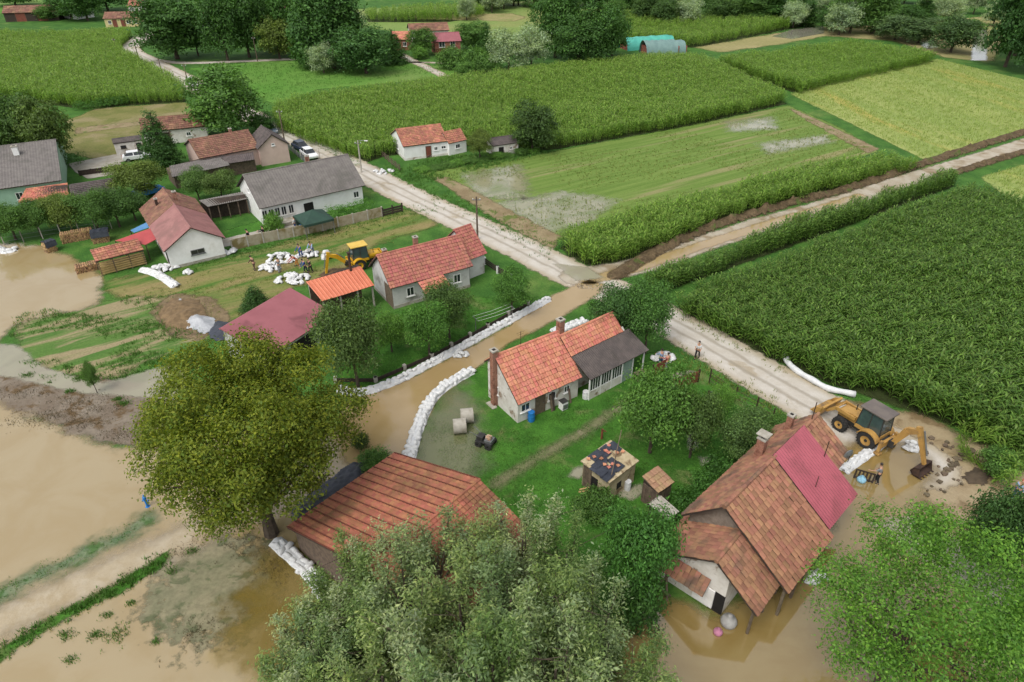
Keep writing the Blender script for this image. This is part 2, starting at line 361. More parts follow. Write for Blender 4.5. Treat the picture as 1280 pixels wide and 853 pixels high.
# roads
ribbon('road', g_gravel, .040, [(1150, 580), (1040, 520), (940, 462), (850, 410), (760, 362), (715, 343), (640, 305), (560, 268), (495, 237), (430, 203), (350, 163), (290, 133), (232, 100), (185, 76), (166, 66), (165, 57), (185, 42)], 2.7, res=.4, margin=1.2)
ribbon('side_road', g_mudroad, .046, [(720, 347), (800, 332), (870, 308), (950, 282), (1040, 256), (1140, 224), (1220, 200), (1330, 165)], 1.8, res=.4, margin=1.2)
ribbon('road_flood', w_street, .058, [(735, 352), (800, 334), (870, 310), (950, 284), (1020, 263), (1075, 246)], .9, res=.3, margin=.9)
ribbon('farm_track', g_gravel, .036, [(180, 74), (230, 79), (300, 77), (370, 74), (400, 73)], 1.4, res=.8, margin=1)
ribbon('farm_track', g_gravel, .036, [(500, 68), (515, 76), (530, 83), (556, 96)], 1.3, res=.8, margin=1)
ribbon('farm_track', g_gravel, .036, [(515, 78), (552, 79)], .9, res=.8, margin=1)
ribbon('gravel_path', g_wetpath, .060, [(-120, 850), (-40, 800), (60, 752), (130, 722), (190, 694), (240, 672), (268, 655)], 1.35, res=.3, margin=1)
ribbon('grass_strip', g_lawn, .062, [(-60, 856), (20, 806), (90, 766), (150, 735), (205, 700)], .35, res=.2, margin=1.0)
ribbon('submerged_grass', g_sub, .062, [(-60, 782), (30, 728), (90, 700), (150, 672), (185, 650)], .5, res=.2, margin=1.2)
PT('submerged_weed', g_weed, .057, [(215, 690), (270, 660), (330, 690), (345, 730), (300, 800), (230, 810), (180, 770), (190, 720)], res=.4, margin=3)
PT('clear_reflection_patch', w_clear_reflect, .0585, [(330, 690), (380, 690), (450, 760), (480, 860), (340, 900), (280, 800), (300, 740)], res=.4, margin=3)  # painted tree reflection laid over the clear part of the flood
ribbon('house_path', g_path, .034, [(620, 605), (645, 590), (690, 562), (730, 540), (762, 518), (790, 500)], .35, res=.2, margin=.5)
# banks of silt pushed up beside the side road
def bank(pts, hw, h, seed):
    return ribbon('earth_bank', g_bank, .05, pts, hw, res=.3, margin=.4, zf=lambda P, sd: np.clip(sd / hw, 0, 1) ** .7 * h * (1 + .6 * fnoise(P, .9, seed)) * (1 + .5 * fnoise(P, .3, seed + 1)))
bank([(770, 345), (830, 310), (900, 280), (985, 255), (1060, 236), (1150, 206), (1220, 184), (1330, 150)], 1.0, .5, 3)
bank([(1195, 216), (1240, 202), (1330, 176)], .8, .45, 5)
# flood water
PT('flood_water', w_flood, .055, [(-300, 500), (-80, 502), (0, 506), (60, 530), (120, 556), (165, 562), (215, 560), (250, 520), (300, 540), (380, 560), (430, 520), (470, 560), (480, 600), (420, 660), (360, 700), (420, 750), (520, 800), (620, 1050), (-400, 1050)], res=.5, margin=2.5)
PT('flood_water', w_flood, .055, [(-120, 300), (0, 304), (60, 308), (128, 345), (122, 382), (90, 390), (30, 400), (-20, 440), (-120, 450)], res=.4, margin=2.5)
PT('flood_water', w_puddle, .052, [(-60, 430), (20, 432), (60, 462), (130, 480), (215, 455), (240, 480), (215, 500), (100, 492), (0, 470), (-60, 470)], res=.4, margin=2.5)
PT('street_flood', w_street, .058, [(735, 350), (755, 356), (748, 368), (700, 398), (640, 428), (585, 468), (545, 500), (515, 560), (505, 585), (470, 590), (430, 580), (425, 520), (440, 496), (500, 480), (560, 450), (640, 406), (690, 370)], res=.3, margin=.6)
PT('yard_flood', w_pool, .052, [(575, 470), (588, 500), (600, 530), (612, 560), (590, 600), (565, 640), (500, 640), (500, 590), (522, 545), (545, 500)], res=.3, margin=1.8)
PT('yard_flood', w_right, .056, [(980, 600), (1040, 568), (1090, 548), (1150, 558), (1170, 590), (1140, 640), (1180, 700), (1290, 780), (1330, 1050), (700, 1050), (770, 770), (820, 745), (900, 770), (990, 720), (1040, 650)], res=.4, margin=2)
for k, pl in enumerate([[(1085, 655), (1140, 645), (1240, 700), (1300, 760), (1300, 800), (1180, 720)], [(690, 330), (735, 335), (755, 348), (720, 352)]]):
    PT('puddle', w_puddle, .060, pl, res=.3, margin=.8)
for pl in ([(715, 588), (728, 584), (733, 592), (722, 598), (712, 596)], [(776, 612), (800, 606), (806, 616), (790, 626), (776, 622)], [(875, 572), (890, 572), (888, 582), (878, 582)], [(860, 545), (868, 540), (872, 560), (862, 562)]):
    PT('puddle', w_puddle, .044, pl, res=.15, margin=.5)
for pl in ([(580, 218), (650, 206), (665, 250), (600, 248)], [(905, 152), (965, 146), (970, 162), (910, 165)], [(950, 180), (1030, 170), (1040, 178), (960, 192)], [(620, 255), (700, 240), (770, 250), (740, 275), (690, 292), (645, 280)]):
    PT('field_puddle', w_fieldpud, .030, pl, res=.4, margin=2.5)
PT('river_water', w_far, .05, [(1218, 38), (1234, 36), (1233, 76), (1214, 76)], res=.8, margin=1)
PT('river_water', w_far, .05, [(965, 46), (990, 37), (1030, 33), (1030, 42), (990, 49)], res=1, margin=1.5)
PT('river_water', w_far, .05, [(1150, 54), (1168, 50), (1172, 60), (1155, 62)], res=.8, margin=1)

# ---------------------------------------------------------------- grass and weeds: blades joined into one mesh per stretch
def leaf_mat(name, c1, c2, var=.35, trans=.35, objcol=False, rough=.6, att=True):
    q = NT(name); g = q.n('NewGeometry').outputs['Random Per Island']; oi = q.n('ObjectInfo')
    r = q.math('FRACT', q.math('ADD', g, oi.outputs['Random']))
    col = q.mix(r, c1, c2)
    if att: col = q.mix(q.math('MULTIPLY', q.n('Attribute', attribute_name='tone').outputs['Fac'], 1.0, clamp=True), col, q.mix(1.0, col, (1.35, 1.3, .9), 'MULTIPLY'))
    hv = q.n('HueSaturation'); q.l(col, hv.inputs['Color']); q.l(q.math('MULTIPLY_ADD', q.math('FRACT', q.math('MULTIPLY', r, 5.7)), 2 * var, 1 - var), hv.inputs['Value'])
    col = hv.outputs[0]
    if objcol: col = q.mix(1.0, col, oi.outputs['Color'], 'MULTIPLY')
    a = q.bsdf(col, rough, spec=.35); t = q.n('BsdfTranslucent'); q.l(q.mix(1.0, col, (1.15, 1.25, .55), 'MULTIPLY'), t.inputs[0])
    x = q.n('MixShader'); x.inputs[0].default_value = trans; q.l(a, x.inputs[1]); q.l(t.outputs[0], x.inputs[2])
    return q.fin(x.outputs[0])
m_blade = leaf_mat('grass_blades', ph(104, 144, 66), ph(78, 122, 46), .35, .3, att=False)
m_dryblade = leaf_mat('dry_grass_blades', ph(150, 150, 84), ph(104, 134, 56), .3, .3, att=False)
def tufts(name, label, P, hgt, spread, nb, m, cat='grass', z=0.0):
    n = len(P); k = n * nb; base = np.repeat(P, nb, 0) + rng.normal(0, spread, (k, 2)); a = rng.uniform(0, 6.283, k)
    h = hgt * rng.uniform(.5, 1.2, k); wd = h * .09 + .012; ln = rng.uniform(.1, .6, k) * h
    c, s = np.cos(a), np.sin(a); V = np.zeros((k, 3, 3))
    V[:, 0, 0] = base[:, 0] - s * wd; V[:, 0, 1] = base[:, 1] + c * wd; V[:, 1, 0] = base[:, 0] + s * wd; V[:, 1, 1] = base[:, 1] - c * wd
    V[:, 2, 0] = base[:, 0] + c * ln; V[:, 2, 1] = base[:, 1] + s * ln; V[:, 2, 2] = h; V[:, :, 2] += z
    return tag(link(name, mesh_np(name, V.reshape(-1, 3), np.arange(k * 3).reshape(-1, 3), m)), label, cat, kind='stuff')
def scatter(pts, dens, seed=0, thr=None, sc=3.0, world=False):
    W = pts if world else GP(pts); A = np.array([(p[0], p[1]) for p in W]); lo, hi = A.min(0), A.max(0)
    r = np.random.default_rng(seed); n = int((hi - lo).prod() * dens); P = r.uniform(lo, hi, (n, 2)); P = P[sdist(P, W) > 0]
    if thr is not None: P = P[fnoise(P, sc, seed + 9) + r.uniform(-.25, .25, len(P)) > thr]
    return P
def along(pts, width, dens, seed=0, world=False):
    W = spline(pts if world else GP(pts), .5); r = np.random.default_rng(seed); L = sum((b - a).length for a, b in zip(W[:-1], W[1:]))
    n = int(L * width * dens); i = r.integers(0, len(W) - 1, n); A = np.array([(p.x, p.y) for p in W]); t = r.uniform(0, 1, (n, 1))
    return A[i] * (1 - t) + A[i + 1] * t + r.normal(0, width / 2.4, (n, 2))
tufts('lawn_grass', 'lush green lawn grass around the tiled house with two chimneys', scatter([(525, 520), (600, 540), (650, 535), (830, 470), (985, 525), (930, 610), (850, 670), (700, 690), (600, 640), (560, 600)], 20, 1, -.5, 2.0), .12, .12, 7, m_blade)
tufts('lawn_grass', 'green garden grass behind the long sandbag dike', scatter([(590, 375), (668, 374), (560, 452), (440, 490), (425, 440), (490, 395)], 16, 2, -.6, 2.0), .14, .12, 7, m_blade)
tufts('meadow_grass', 'striped half flooded grass beside the big walnut tree', scatter([(20, 395), (150, 370), (225, 372), (262, 425), (250, 445), (150, 475), (60, 480), (10, 440)], 9, 3, .1, 2.2), .28, .14, 8, m_blade)
tufts('meadow_grass', 'dry mown grass around the heaps of white sacks', scatter([(130, 360), (290, 322), (500, 262), (545, 272), (430, 345), (330, 380), (240, 430)], 5, 4, 0, 2.0), .16, .15, 7, m_dryblade)
tufts('meadow_grass', 'green grass verge below the concrete panel fence', along([(235, 335), (300, 318), (400, 292), (480, 272), (540, 262)], 2.6, 9, 5), .22, .12, 7, m_blade)
tufts('verge_grass', 'grass verge along the gravel road and the earth strip', np.concatenate([along([(478, 208), (540, 240), (600, 268), (690, 316)], 2.2, 6, 6), along([(355, 158), (400, 180), (450, 205)], 1.6, 5, 61)]), .28, .12, 6, m_blade)
tufts('verge_grass', 'strip of grass between the gravel road and the garden fence', np.concatenate([along([(835, 440), (880, 462), (930, 490), (985, 525)], 2.0, 9, 7), along([(850, 398), (930, 438), (985, 468)], .7, 6, 71)]), .25, .12, 7, m_dryblade)
tufts('verge_grass', 'green grass along the upper edge of the submerged gravel path', np.concatenate([along([(-40, 772), (30, 728), (90, 700), (150, 672), (178, 655)], .9, 22, 8)]), .16, .1, 7, m_blade)
tufts('verge_grass', 'green grass along the lower edge of the gravel path in the flood', along([(-40, 845), (20, 806), (90, 766), (150, 735), (205, 700)], .8, 34, 9), .3, .1, 8, m_blade)
isl = [(85, 795, .5), (148, 793, .8), (120, 795, .5), (90, 825, .35), (195, 803, .25), (135, 770, .3), (165, 755, .3), (240, 690, .5), (215, 715, .35), (100, 474, .7), (35, 470, .5), (88, 490, .4), (148, 500, .35), (155, 505, .5)]
tufts('grass_tuft', 'scattered grass tufts poking out of the muddy flood', np.concatenate([rng.normal(0, r_ * .4, (int(90 * r_), 2)) * np.array([1.3, .8]) + np.array(G(x, y)[:2]) for x, y, r_ in isl]), .2, .1, 6, m_blade)
tufts('grass_tuft', 'sparse crop seedlings in rows on the waterlogged field', scatter([(540, 218), (690, 192), (860, 160), (985, 136), (1095, 190), (860, 254), (705, 298), (640, 280)], 3.0, 11, -.1, 6), .28, .1, 4, m_dryblade)
tufts('ripening_crop', 'yellow green ripening crop beyond the side road', np.concatenate([scatter([(988, 118), (1172, 74), (1325, 112), (1325, 152), (1215, 180), (1155, 198)], 4.0, 12), scatter([(1228, 222), (1310, 198), (1310, 262)], 5, 13)]), .4, .25, 4, leaf_mat('soy_leaf', ph(168, 182, 100), ph(146, 170, 86), .22, .3, att=False), 'crop')
tufts('meadow_grass', 'bright grass on the far meadow below the dark trees', scatter([(240, 90), (330, 79), (500, 80), (570, 88), (400, 110), (345, 128)], 1.6, 14), .35, .25, 4, m_blade)
tufts('meadow_grass', 'weedy green patch around the small white house', scatter([(470, 205), (490, 215), (520, 232), (560, 222), (690, 190), (640, 188), (520, 200)], 8, 15, -.2), .4, .15, 6, m_blade)

# ---------------------------------------------------------------- maize: rows of plants, instanced on points
m_corn = leaf_mat('maize_leaf', ph(126, 158, 70), ph(80, 120, 42), .38, .35, att=False, rough=.45)
m_corn2 = leaf_mat('young_maize_leaf', ph(156, 186, 84), ph(110, 152, 56), .3, .38, att=False, rough=.5)
m_tassel = mat('maize_tassel', ph(150, 158, 92), ph(128, 140, 76), 5, .9)
def corn_chunk(seed, npl=4, L=1.0, m=None):
    r = random.Random(seed); V = []; F = []; T = []
    for p in range(npl):
        x0 = (p + .5) / npl * L - L / 2 + r.uniform(-.07, .07); y0 = r.uniform(-.08, .08); h = r.uniform(2.0, 2.5)
        b = len(V); a0 = r.uniform(0, 3)
        for i in range(3):
            a = a0 + i * 2.09; V.append((x0 + .018 * math.cos(a), y0 + .018 * math.sin(a), 0)); V.append((x0 + .01 * math.cos(a), y0 + .01 * math.sin(a), h))
        for i in range(3): j = (i + 1) % 3; F.append((b + 2 * i, b + 2 * j, b + 2 * j + 1, b + 2 * i + 1)); T.append(0)
        nl = 11; pa = r.uniform(0, 3.14)
        for k in range(nl):
            zb = .35 + (h - .45) * k / (nl - 1) + r.uniform(-.05, .05); a = pa + math.pi * k + r.uniform(-.7, .7)
            ln = r.uniform(.55, .85) * (1 - .35 * max(0, k / (nl - 1) - .6) / .4); wd = r.uniform(.045, .07); dx, dy = math.cos(a), math.sin(a); b = len(V)
            for t, zz, ww in ((0, 0, .5), (.35, .38, 1), (.72, .54, .8), (1, .40, .05)):
                cx, cy, cz = x0 + dx * ln * t, y0 + dy * ln * t, zb + zz * ln * 1.05
                V.append((cx - dy * wd * ww, cy + dx * wd * ww, cz)); V.append((cx + dy * wd * ww, cy - dx * wd * ww, cz))
            for i in range(3): F.append((b + 2 * i, b + 2 * i + 1, b + 2 * i + 3, b + 2 * i + 2)); T.append(0)
        for k in range(2):
            a = r.uniform(0, 6.28); b = len(V); dx, dy = math.cos(a) * .12, math.sin(a) * .12
            V += [(x0 - .012, y0, h - .05), (x0 + .012, y0, h - .05), (x0 + dx + .008, y0 + dy, h + .2), (x0 + dx - .008, y0 + dy, h + .2)]; F.append((b, b + 1, b + 2, b + 3)); T.append(1)
    me = mesh_np('maize_row', V, F, m or m_corn); me.materials.append(m_tassel); me.polygons.foreach_set('material_index', np.array(T, np.int32))
    return bpy.data.objects.new('maize_row', me)
CH = [corn_chunk(i) for i in range(4)]; CH2 = [corn_chunk(i, m=m_corn2) for i in range(4)]
def corn_tree(CH):
    g = bpy.data.node_groups.new('maize_rows', 'GeometryNodeTree')
    g.interface.new_socket('Geometry', in_out='INPUT', socket_type='NodeSocketGeometry'); g.interface.new_socket('Geometry', in_out='OUTPUT', socket_type='NodeSocketGeometry')
    N = g.nodes.new; L = g.links.new
    gi, go = N('NodeGroupInput'), N('NodeGroupOutput'); iop = N('GeometryNodeInstanceOnPoints'); jn = N('GeometryNodeJoinGeometry')
    for c in CH:
        oi = N('GeometryNodeObjectInfo'); oi.inputs['Object'].default_value = c; oi.inputs['As Instance'].default_value = True; L(oi.outputs['Geometry'], jn.inputs[0])
    def na(n):
        x = N('GeometryNodeInputNamedAttribute'); x.data_type = 'FLOAT'; x.inputs['Name'].default_value = n; return x.outputs[0]
    cx = N('ShaderNodeCombineXYZ'); L(na('rz'), cx.inputs[2]); L(na('tx'), cx.inputs[0])
    L(gi.outputs[0], iop.inputs['Points']); L(jn.outputs[0], iop.inputs['Instance']); iop.inputs['Pick Instance'].default_value = True
    L(cx.outputs[0], iop.inputs['Rotation']); L(na('sc'), iop.inputs['Scale']); L(iop.outputs[0], go.inputs[0])
    return g
CT, CT2 = corn_tree(CH), corn_tree(CH2)
def corn(label, pts, ang, row=.78, step=.95, sc=1.0, seed=0, gaps=-2.0, tilt=.06, floor=True, light=True):
    W = GP(pts); A = np.array([(p.x, p.y) for p in W]); d = np.array((math.cos(ang), math.sin(ang))); n = np.array((-d[1], d[0])); r = np.random.default_rng(seed)
    s, t = A @ d, A @ n; S, T = np.meshgrid(np.arange(s.min(), s.max(), step), np.arange(t.min(), t.max(), row))
    S = S + r.uniform(-.3, .3, S.shape) * step; T = T + r.normal(0, .04, T.shape)
    P = S.reshape(-1, 1) * d + T.reshape(-1, 1) * n; P = P[(sdist(P, W) + fnoise(P, 2.5, seed) * .35 > 0) & (fnoise(P, 4.0, seed + 3) > gaps)]
    k = len(P); V = np.zeros((k, 3)); V[:, :2] = P
    me = bpy.data.meshes.new('corn_field'); me.vertices.add(k); me.vertices.foreach_set('co', V.ravel().astype(np.float32))
    scl = sc * (1 + .15 * fnoise(P, 9, seed + 5)) * r.uniform(.86, 1.12, k)
    for a, val in (('rz', ang + r.integers(0, 2, k) * math.pi + r.normal(0, .12, k)), ('tx', r.normal(0, tilt, k)), ('sc', scl)):
        at = me.attributes.new(a, 'FLOAT', 'POINT'); at.data.foreach_set('value', val.astype(np.float32))
    me.materials.append(m_corn)
    o = tag(link('corn_field', me), label, 'corn field', kind='stuff'); md = o.modifiers.new('rows', 'NODES'); md.node_group = CT2 if light else CT
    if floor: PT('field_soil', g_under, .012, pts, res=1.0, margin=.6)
    return k
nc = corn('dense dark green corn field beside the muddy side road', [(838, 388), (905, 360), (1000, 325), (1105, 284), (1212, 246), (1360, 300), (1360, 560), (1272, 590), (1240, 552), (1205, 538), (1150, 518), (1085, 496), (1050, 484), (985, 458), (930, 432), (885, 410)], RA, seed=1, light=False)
nc += corn('thin strip of corn between the side road and the big corn field', [(806, 362), (830, 352), (1000, 290), (1188, 226), (1190, 234), (1000, 304), (838, 362), (815, 368)], RA, row=.7, step=.8, seed=2, light=False)
nc += corn('long corn strip between the waterlogged field and the side road', [(712, 322), (745, 336), (800, 320), (900, 276), (1040, 240), (1146, 213), (1100, 206), (1000, 224), (860, 260), (700, 308)], RA, seed=3)
nc += corn('wide corn field behind the small white house', [(345, 163), (400, 186), (455, 204), (480, 196), (590, 182), (655, 190), (700, 186), (860, 158), (984, 130), (872, 77), (790, 80), (640, 98), (480, 118), (400, 130), (345, 142)], .05, row=.95, step=1.15, seed=4, sc=1.05)
nc += corn('corn field in front of the flooded river bend', [(892, 82), (1060, 60), (1172, 78), (1080, 98), (1000, 118), (980, 112)], RA, row=.95, step=1.2, seed=5, sc=1.05)
nc += corn('corn field beside the winding gravel road', [(-150, 50), (165, 46), (150, 66), (230, 112), (232, 128), (100, 136), (40, 128), (-150, 112)], .1, row=1.05, step=1.35, seed=6, sc=1.1)
nc += corn('far corn field below the river trees', [(640, 55), (770, 22), (1000, 26), (1020, 30), (950, 44), (870, 60), (790, 56), (776, 50)], .3, row=1.5, step=1.9, seed=7, sc=1.3)
nc += corn('far corn strip behind the farm with the maroon roof', [(455, 20), (590, 14), (610, 20), (560, 28), (460, 28)], .1, row=1.8, step=2.2, seed=8, sc=1.4)
nc += corn('uprooted corn stalks flattened beside the digger', [(1200, 540), (1245, 552), (1255, 612), (1228, 600), (1215, 570)], RA, row=.8, step=.9, seed=9, tilt=1.1, sc=.8, floor=False)
print('corn chunks', nc)

# ---------------------------------------------------------------- building materials
m_tileA = mat('orange_roof_tile', ph(218, 146, 120), ph(202, 128, 102), 1.5, .85, .3, .12, c3=ph(160, 112, 84), s3=.5, t3=(.52, .72))
m_tileB = mat('red_roof_tile', ph(190, 120, 104), ph(170, 106, 92), 1.5, .85, .3, .10, c3=ph(146, 108, 92), s3=.5, t3=(.55, .72))
m_tileK = mat('weathered_roof_tile', ph(176, 126, 98), ph(156, 112, 88), 1.2, .9, .4, .22, c3=ph(112, 92, 76), s3=.45, t3=(.48, .72))
m_tileL = mat('barn_roof_tile', ph(186, 120, 92), ph(168, 106, 80), 1.2, .9, .3, .14, c3=ph(142, 100, 72), s3=.3, t3=(.42, .64))
m_tileF = mat('brown_roof_tile', ph(148, 108, 88), ph(126, 92, 76), 1.2, .9, .3, .18, c3=ph(158, 116, 94), s3=.4, t3=(.5, .65))
m_tileI = mat('patched_roof_tile', ph(186, 126, 100), ph(162, 110, 90), .9, .9, .3, .18, c3=ph(204, 140, 112), s3=.6, t3=(.5, .62))
m_greyroof = mat('grey_fibre_cement', ph(134, 128, 122), ph(118, 112, 108), 1.5, .9, .3, .08, c3=ph(108, 104, 98), s3=.4, t3=(.5, .7))
m_darkroof = mat('dark_fibre_cement', ph(104, 94, 90), ph(86, 78, 76), 1.2, .9, .4, .06, c3=ph(70, 64, 60), s3=.5, t3=(.5, .7))
m_maroon = mat('maroon_sheet', ph(166, 100, 106), ph(156, 92, 98), .5, .6, .1, c3=ph(128, 74, 78), s3=.35, t3=(.5, .75))
m_redsheet = mat('red_sheet', ph(188, 98, 110), ph(176, 90, 102), .8, .55, .1, c3=ph(160, 84, 92), s3=.5)
m_orangesheet = mat('orange_sheet', ph(226, 132, 98), ph(214, 120, 88), .7, .55, .1)
m_pinksheet = mat('faded_red_sheet', ph(166, 118, 112), ph(152, 104, 100), .8, .65, .15, c3=ph(140, 100, 94), s3=.4)
m_greentent = mat('green_canvas', ph(48, 78, 64), ph(42, 68, 58), 1.0, .8)
m_plaster = mat('white_plaster', (.72, .70, .66), (.64, .61, .56), .9, .9, .15, c3=ph(160, 150, 134), s3=.7, t3=(.58, .75))
m_oldplaster = mat('stained_plaster', (.68, .65, .60), (.56, .52, .46), 1.3, .92, .3, c3=ph(150, 128, 106), s3=1.1, t3=(.55, .68))
m_grayplaster = mat('grey_plaster', (.58, .57, .55), (.50, .49, .47), 1.0, .92, .2, c3=ph(156, 152, 144), s3=.8)
m_pink = mat('pink_plaster', ph(218, 190, 178), ph(208, 180, 168), .8, .9, .15)
m_yellow = mat('cream_plaster', ph(222, 204, 150), ph(206, 188, 134), .8, .9, .15)
m_mint = mat('mint_plaster', ph(168, 200, 176), ph(156, 188, 164), .8, .9, .15)
m_ruin = mat('ochre_plaster', ph(206, 190, 156), ph(186, 168, 132), 1.6, .92, .3, c3=ph(136, 116, 88), s3=1.4, t3=(.55, .66))
m_wood = mat('weathered_wood', ph(124, 108, 90), ph(98, 84, 70), 3.0, .9, .4, .15)
m_darkwood = mat('dark_wood', ph(74, 62, 52), ph(58, 48, 42), 3.0, .9, .4)
m_dark = mat('dark_interior', ph(36, 33, 30), ph(26, 24, 22), 2.0, .95)
m_white = mat('white_paint', (.80, .79, .77), (.72, .71, .68), 1.2, .7, c3=(.60, .57, .52), s3=.5, t3=(.58, .8))
m_metal = mat('rusty_metal', ph(92, 70, 58), ph(70, 56, 50), 4.0, .7, .2, metal=.3)
m_steel = mat('galvanised_steel', ph(150, 152, 154), ph(130, 132, 134), 2.0, .45, metal=.6)
m_concrete = mat('concrete', ph(190, 184, 172), ph(170, 164, 150), 2.0, .92, .3, c3=ph(150, 142, 124), s3=.9)
m_glass = mat('window_glass', (.03, .035, .04), (.02, .024, .028), 1.0, .12, spec=.8)
m_rust = mat('red_gate_paint', ph(140, 76, 58), ph(118, 64, 50), 2.0, .7, .2)
m_plastic = mat('white_plastic', ph(232, 232, 230), ph(218, 220, 222), 2.5, .6, .2)
m_blacktarp = mat('black_tarp', ph(68, 72, 82), ph(50, 54, 64), 1.5, .45, .4)
m_stone = mat('rubble', ph(150, 140, 126), ph(126, 116, 102), 2.0, .95, .4, .2)
def brick_mat(name, c1, c2, mortar, s=9.0):
    q = NT(name); sx = q.n('SeparateXYZ'); q.l(q.objc(), sx.inputs[0]); cb = q.n('CombineXYZ'); q.l(q.math('ADD', sx.outputs[0], sx.outputs[1]), cb.inputs[0]); q.l(sx.outputs[2], cb.inputs[1])
    b = q.n('TexBrick'); q.l(cb.outputs[0], b.inputs['Vector']); b.inputs['Scale'].default_value = s
    for i, c in (('Color1', c1), ('Color2', c2), ('Mortar', mortar)): b.inputs[i].default_value = (*c, 1)
    b.inputs['Mortar Size'].default_value = .018
    col = q.mix(q.ramp(q.noise(2.0, 4, .6, q.objc()), .5, .7), b.outputs[0], tuple(x * .6 for x in c2))
    return q.fin(q.bsdf(col, .92, bump=b.outputs[1], bstr=.4, bdist=-.03))
m_brick = brick_mat('old_brick', ph(176, 118, 92), ph(150, 96, 76), ph(176, 164, 148), 3.2)
m_redbrick = brick_mat('red_brick', ph(170, 92, 74), ph(150, 80, 66), ph(170, 150, 138), 3.0)

# ---------------------------------------------------------------- roof coverings
def tile_geo(tw, tl, t=.075, arch=.018):
    """one clay tile, x across, y up the slope, z out of the slope; lower end at y=0"""
    h = tw * .485
    v = [(-h, 0, t), (-h * .3, 0, t + arch), (h * .55, 0, t + arch * .4), (h, 0, t * .6), (-h, tl * 1.1, .012), (-h * .3, tl * 1.1, .012 + arch), (h * .55, tl * 1.1, .012 + arch * .4), (h, tl * 1.1, .008), (-h, 0, 0), (h, 0, 0)]
    f = [(0, 1, 5, 4), (1, 2, 6, 5), (2, 3, 7, 6), (8, 9, 3, 2), (8, 2, 1, 0), (4, 8, 0, 0), (9, 7, 3, 3)]
    return np.array(v), [tuple(dict.fromkeys(x)) for x in f]
def slope_axes(a, b, c, d):
    """eave a->b, ridge d->c ; returns origin, x axis, up-slope axis, normal, width, length"""
    a, b, c, d = map(Vector, (a, b, c, d)); x = (b - a).normalized(); y = (d - a); y = (y - x * y.dot(x)); ln = y.length; y.normalize(); n = x.cross(y)
    return a, x, y, n, (b - a).length, ln
def tile_slope(parent, quad, m, tw, tl, seed=0, single=0, lift=.0, jit=1.0, holes=0.0):
    a, x, y, n, W_, L_ = slope_axes(*quad); r = np.random.default_rng(seed); d = Vector(quad[3]) - a; sk = d.dot(x) / max(L_, 1e-6); cdx = (Vector(quad[2]) - Vector(quad[1])).dot(x) / max(L_, 1e-6)
    v0, f0 = tile_geo(tw, tl); A = np.array([x, y, n]); V = []; F = []; cnt = 0; allt = []
    rows = int(round(L_ / tl)); tl2 = L_ / max(rows, 1)
    for j in range(rows):
        xl = sk * j * tl2; xr = W_ + cdx * j * tl2; ncol = max(1, int(round((xr - xl) / tw))); st = (xr - xl) / ncol
        for i in range(ncol):
            if holes and r.random() < holes: continue
            allt.append((xl + (i + .5) * st, j * tl2))
    order = sorted(range(len(allt)), key=lambda k: allt[k][1]) if single else range(len(allt))
    sset = set(list(order)[:single]) if single else set()
    sm = None
    if single:
        sm = bpy.data.meshes.new('roof_tile'); sm.from_pydata([tuple(q) for q in v0], [], f0); sm.materials.append(m); sm.update()
    R3 = Matrix((x, y, n)).transposed()
    for k, (px, py) in enumerate(allt):
        da, dz = r.normal(0, .018 * jit), r.uniform(0, .018) * jit
        if k in sset:
            o = bpy.data.objects.new('roof_tile', sm); COL.objects.link(o); o.parent = parent
            o.matrix_local = Matrix.Translation(a + x * (px + r.normal(0, .008)) + y * (py + r.normal(0, .01 * jit)) + n * (lift + dz)) @ (R3 @ Matrix.Rotation(da, 3, 'Z')).to_4x4()
        else:
            c, s = math.cos(da), math.sin(da); q = v0.copy(); qx = q[:, 0] * c - q[:, 1] * s; q[:, 1] = q[:, 0] * s + q[:, 1] * c + py + r.normal(0, .01 * jit); q[:, 0] = qx + px + r.normal(0, .008); q[:, 2] += lift + dz
            b = len(V) * len(v0); V.append(q); F += [tuple(i + b for i in f) for f in f0]
    if V:
        P = np.concatenate(V) @ A + np.array(a); me = bpy.data.meshes.new('roof_tiles'); me.from_pydata(P.tolist(), [], F); me.materials.append(m); me.update()
        tag(link('roof_tiles', me, parent), kind='stuff')
def corr_slope(parent, name, quad, m, wave=.18, amp=.03, lift=.02, sq=False):
    a, x, y, n, W_, L_ = slope_axes(*quad); d = Vector(quad[3]) - a; sk = d.dot(x); k = max(4, int(W_ / wave)) * 4; V = []
    d2 = (Vector(quad[2]) - Vector(quad[1])).dot(x)
    for i in range(k + 1):
        t = i / k; ph_ = math.sin(2 * math.pi * i / 4); z = lift + amp * (1 + ph_) / 2
        if sq: z = lift + amp * (1.0 if i % 4 == 1 else 0)
        p = a + x * W_ * t + n * z; V += [p, p + x * (sk * (1 - t) + d2 * t) + y * L_]
    V2 = [v - n * .012 for v in V]; nn = len(V)
    F = [(2 * i, 2 * i + 2, 2 * i + 3, 2 * i + 1) for i in range(k)] + [(nn + 2 * i, nn + 2 * i + 1, nn + 2 * i + 3, nn + 2 * i + 2) for i in range(k)] + [(2 * i, nn + 2 * i, nn + 2 * i + 2, 2 * i + 2) for i in range(k)]
    mb = MB(); mb.add(V + V2, F); return mb.build(name, m, parent)

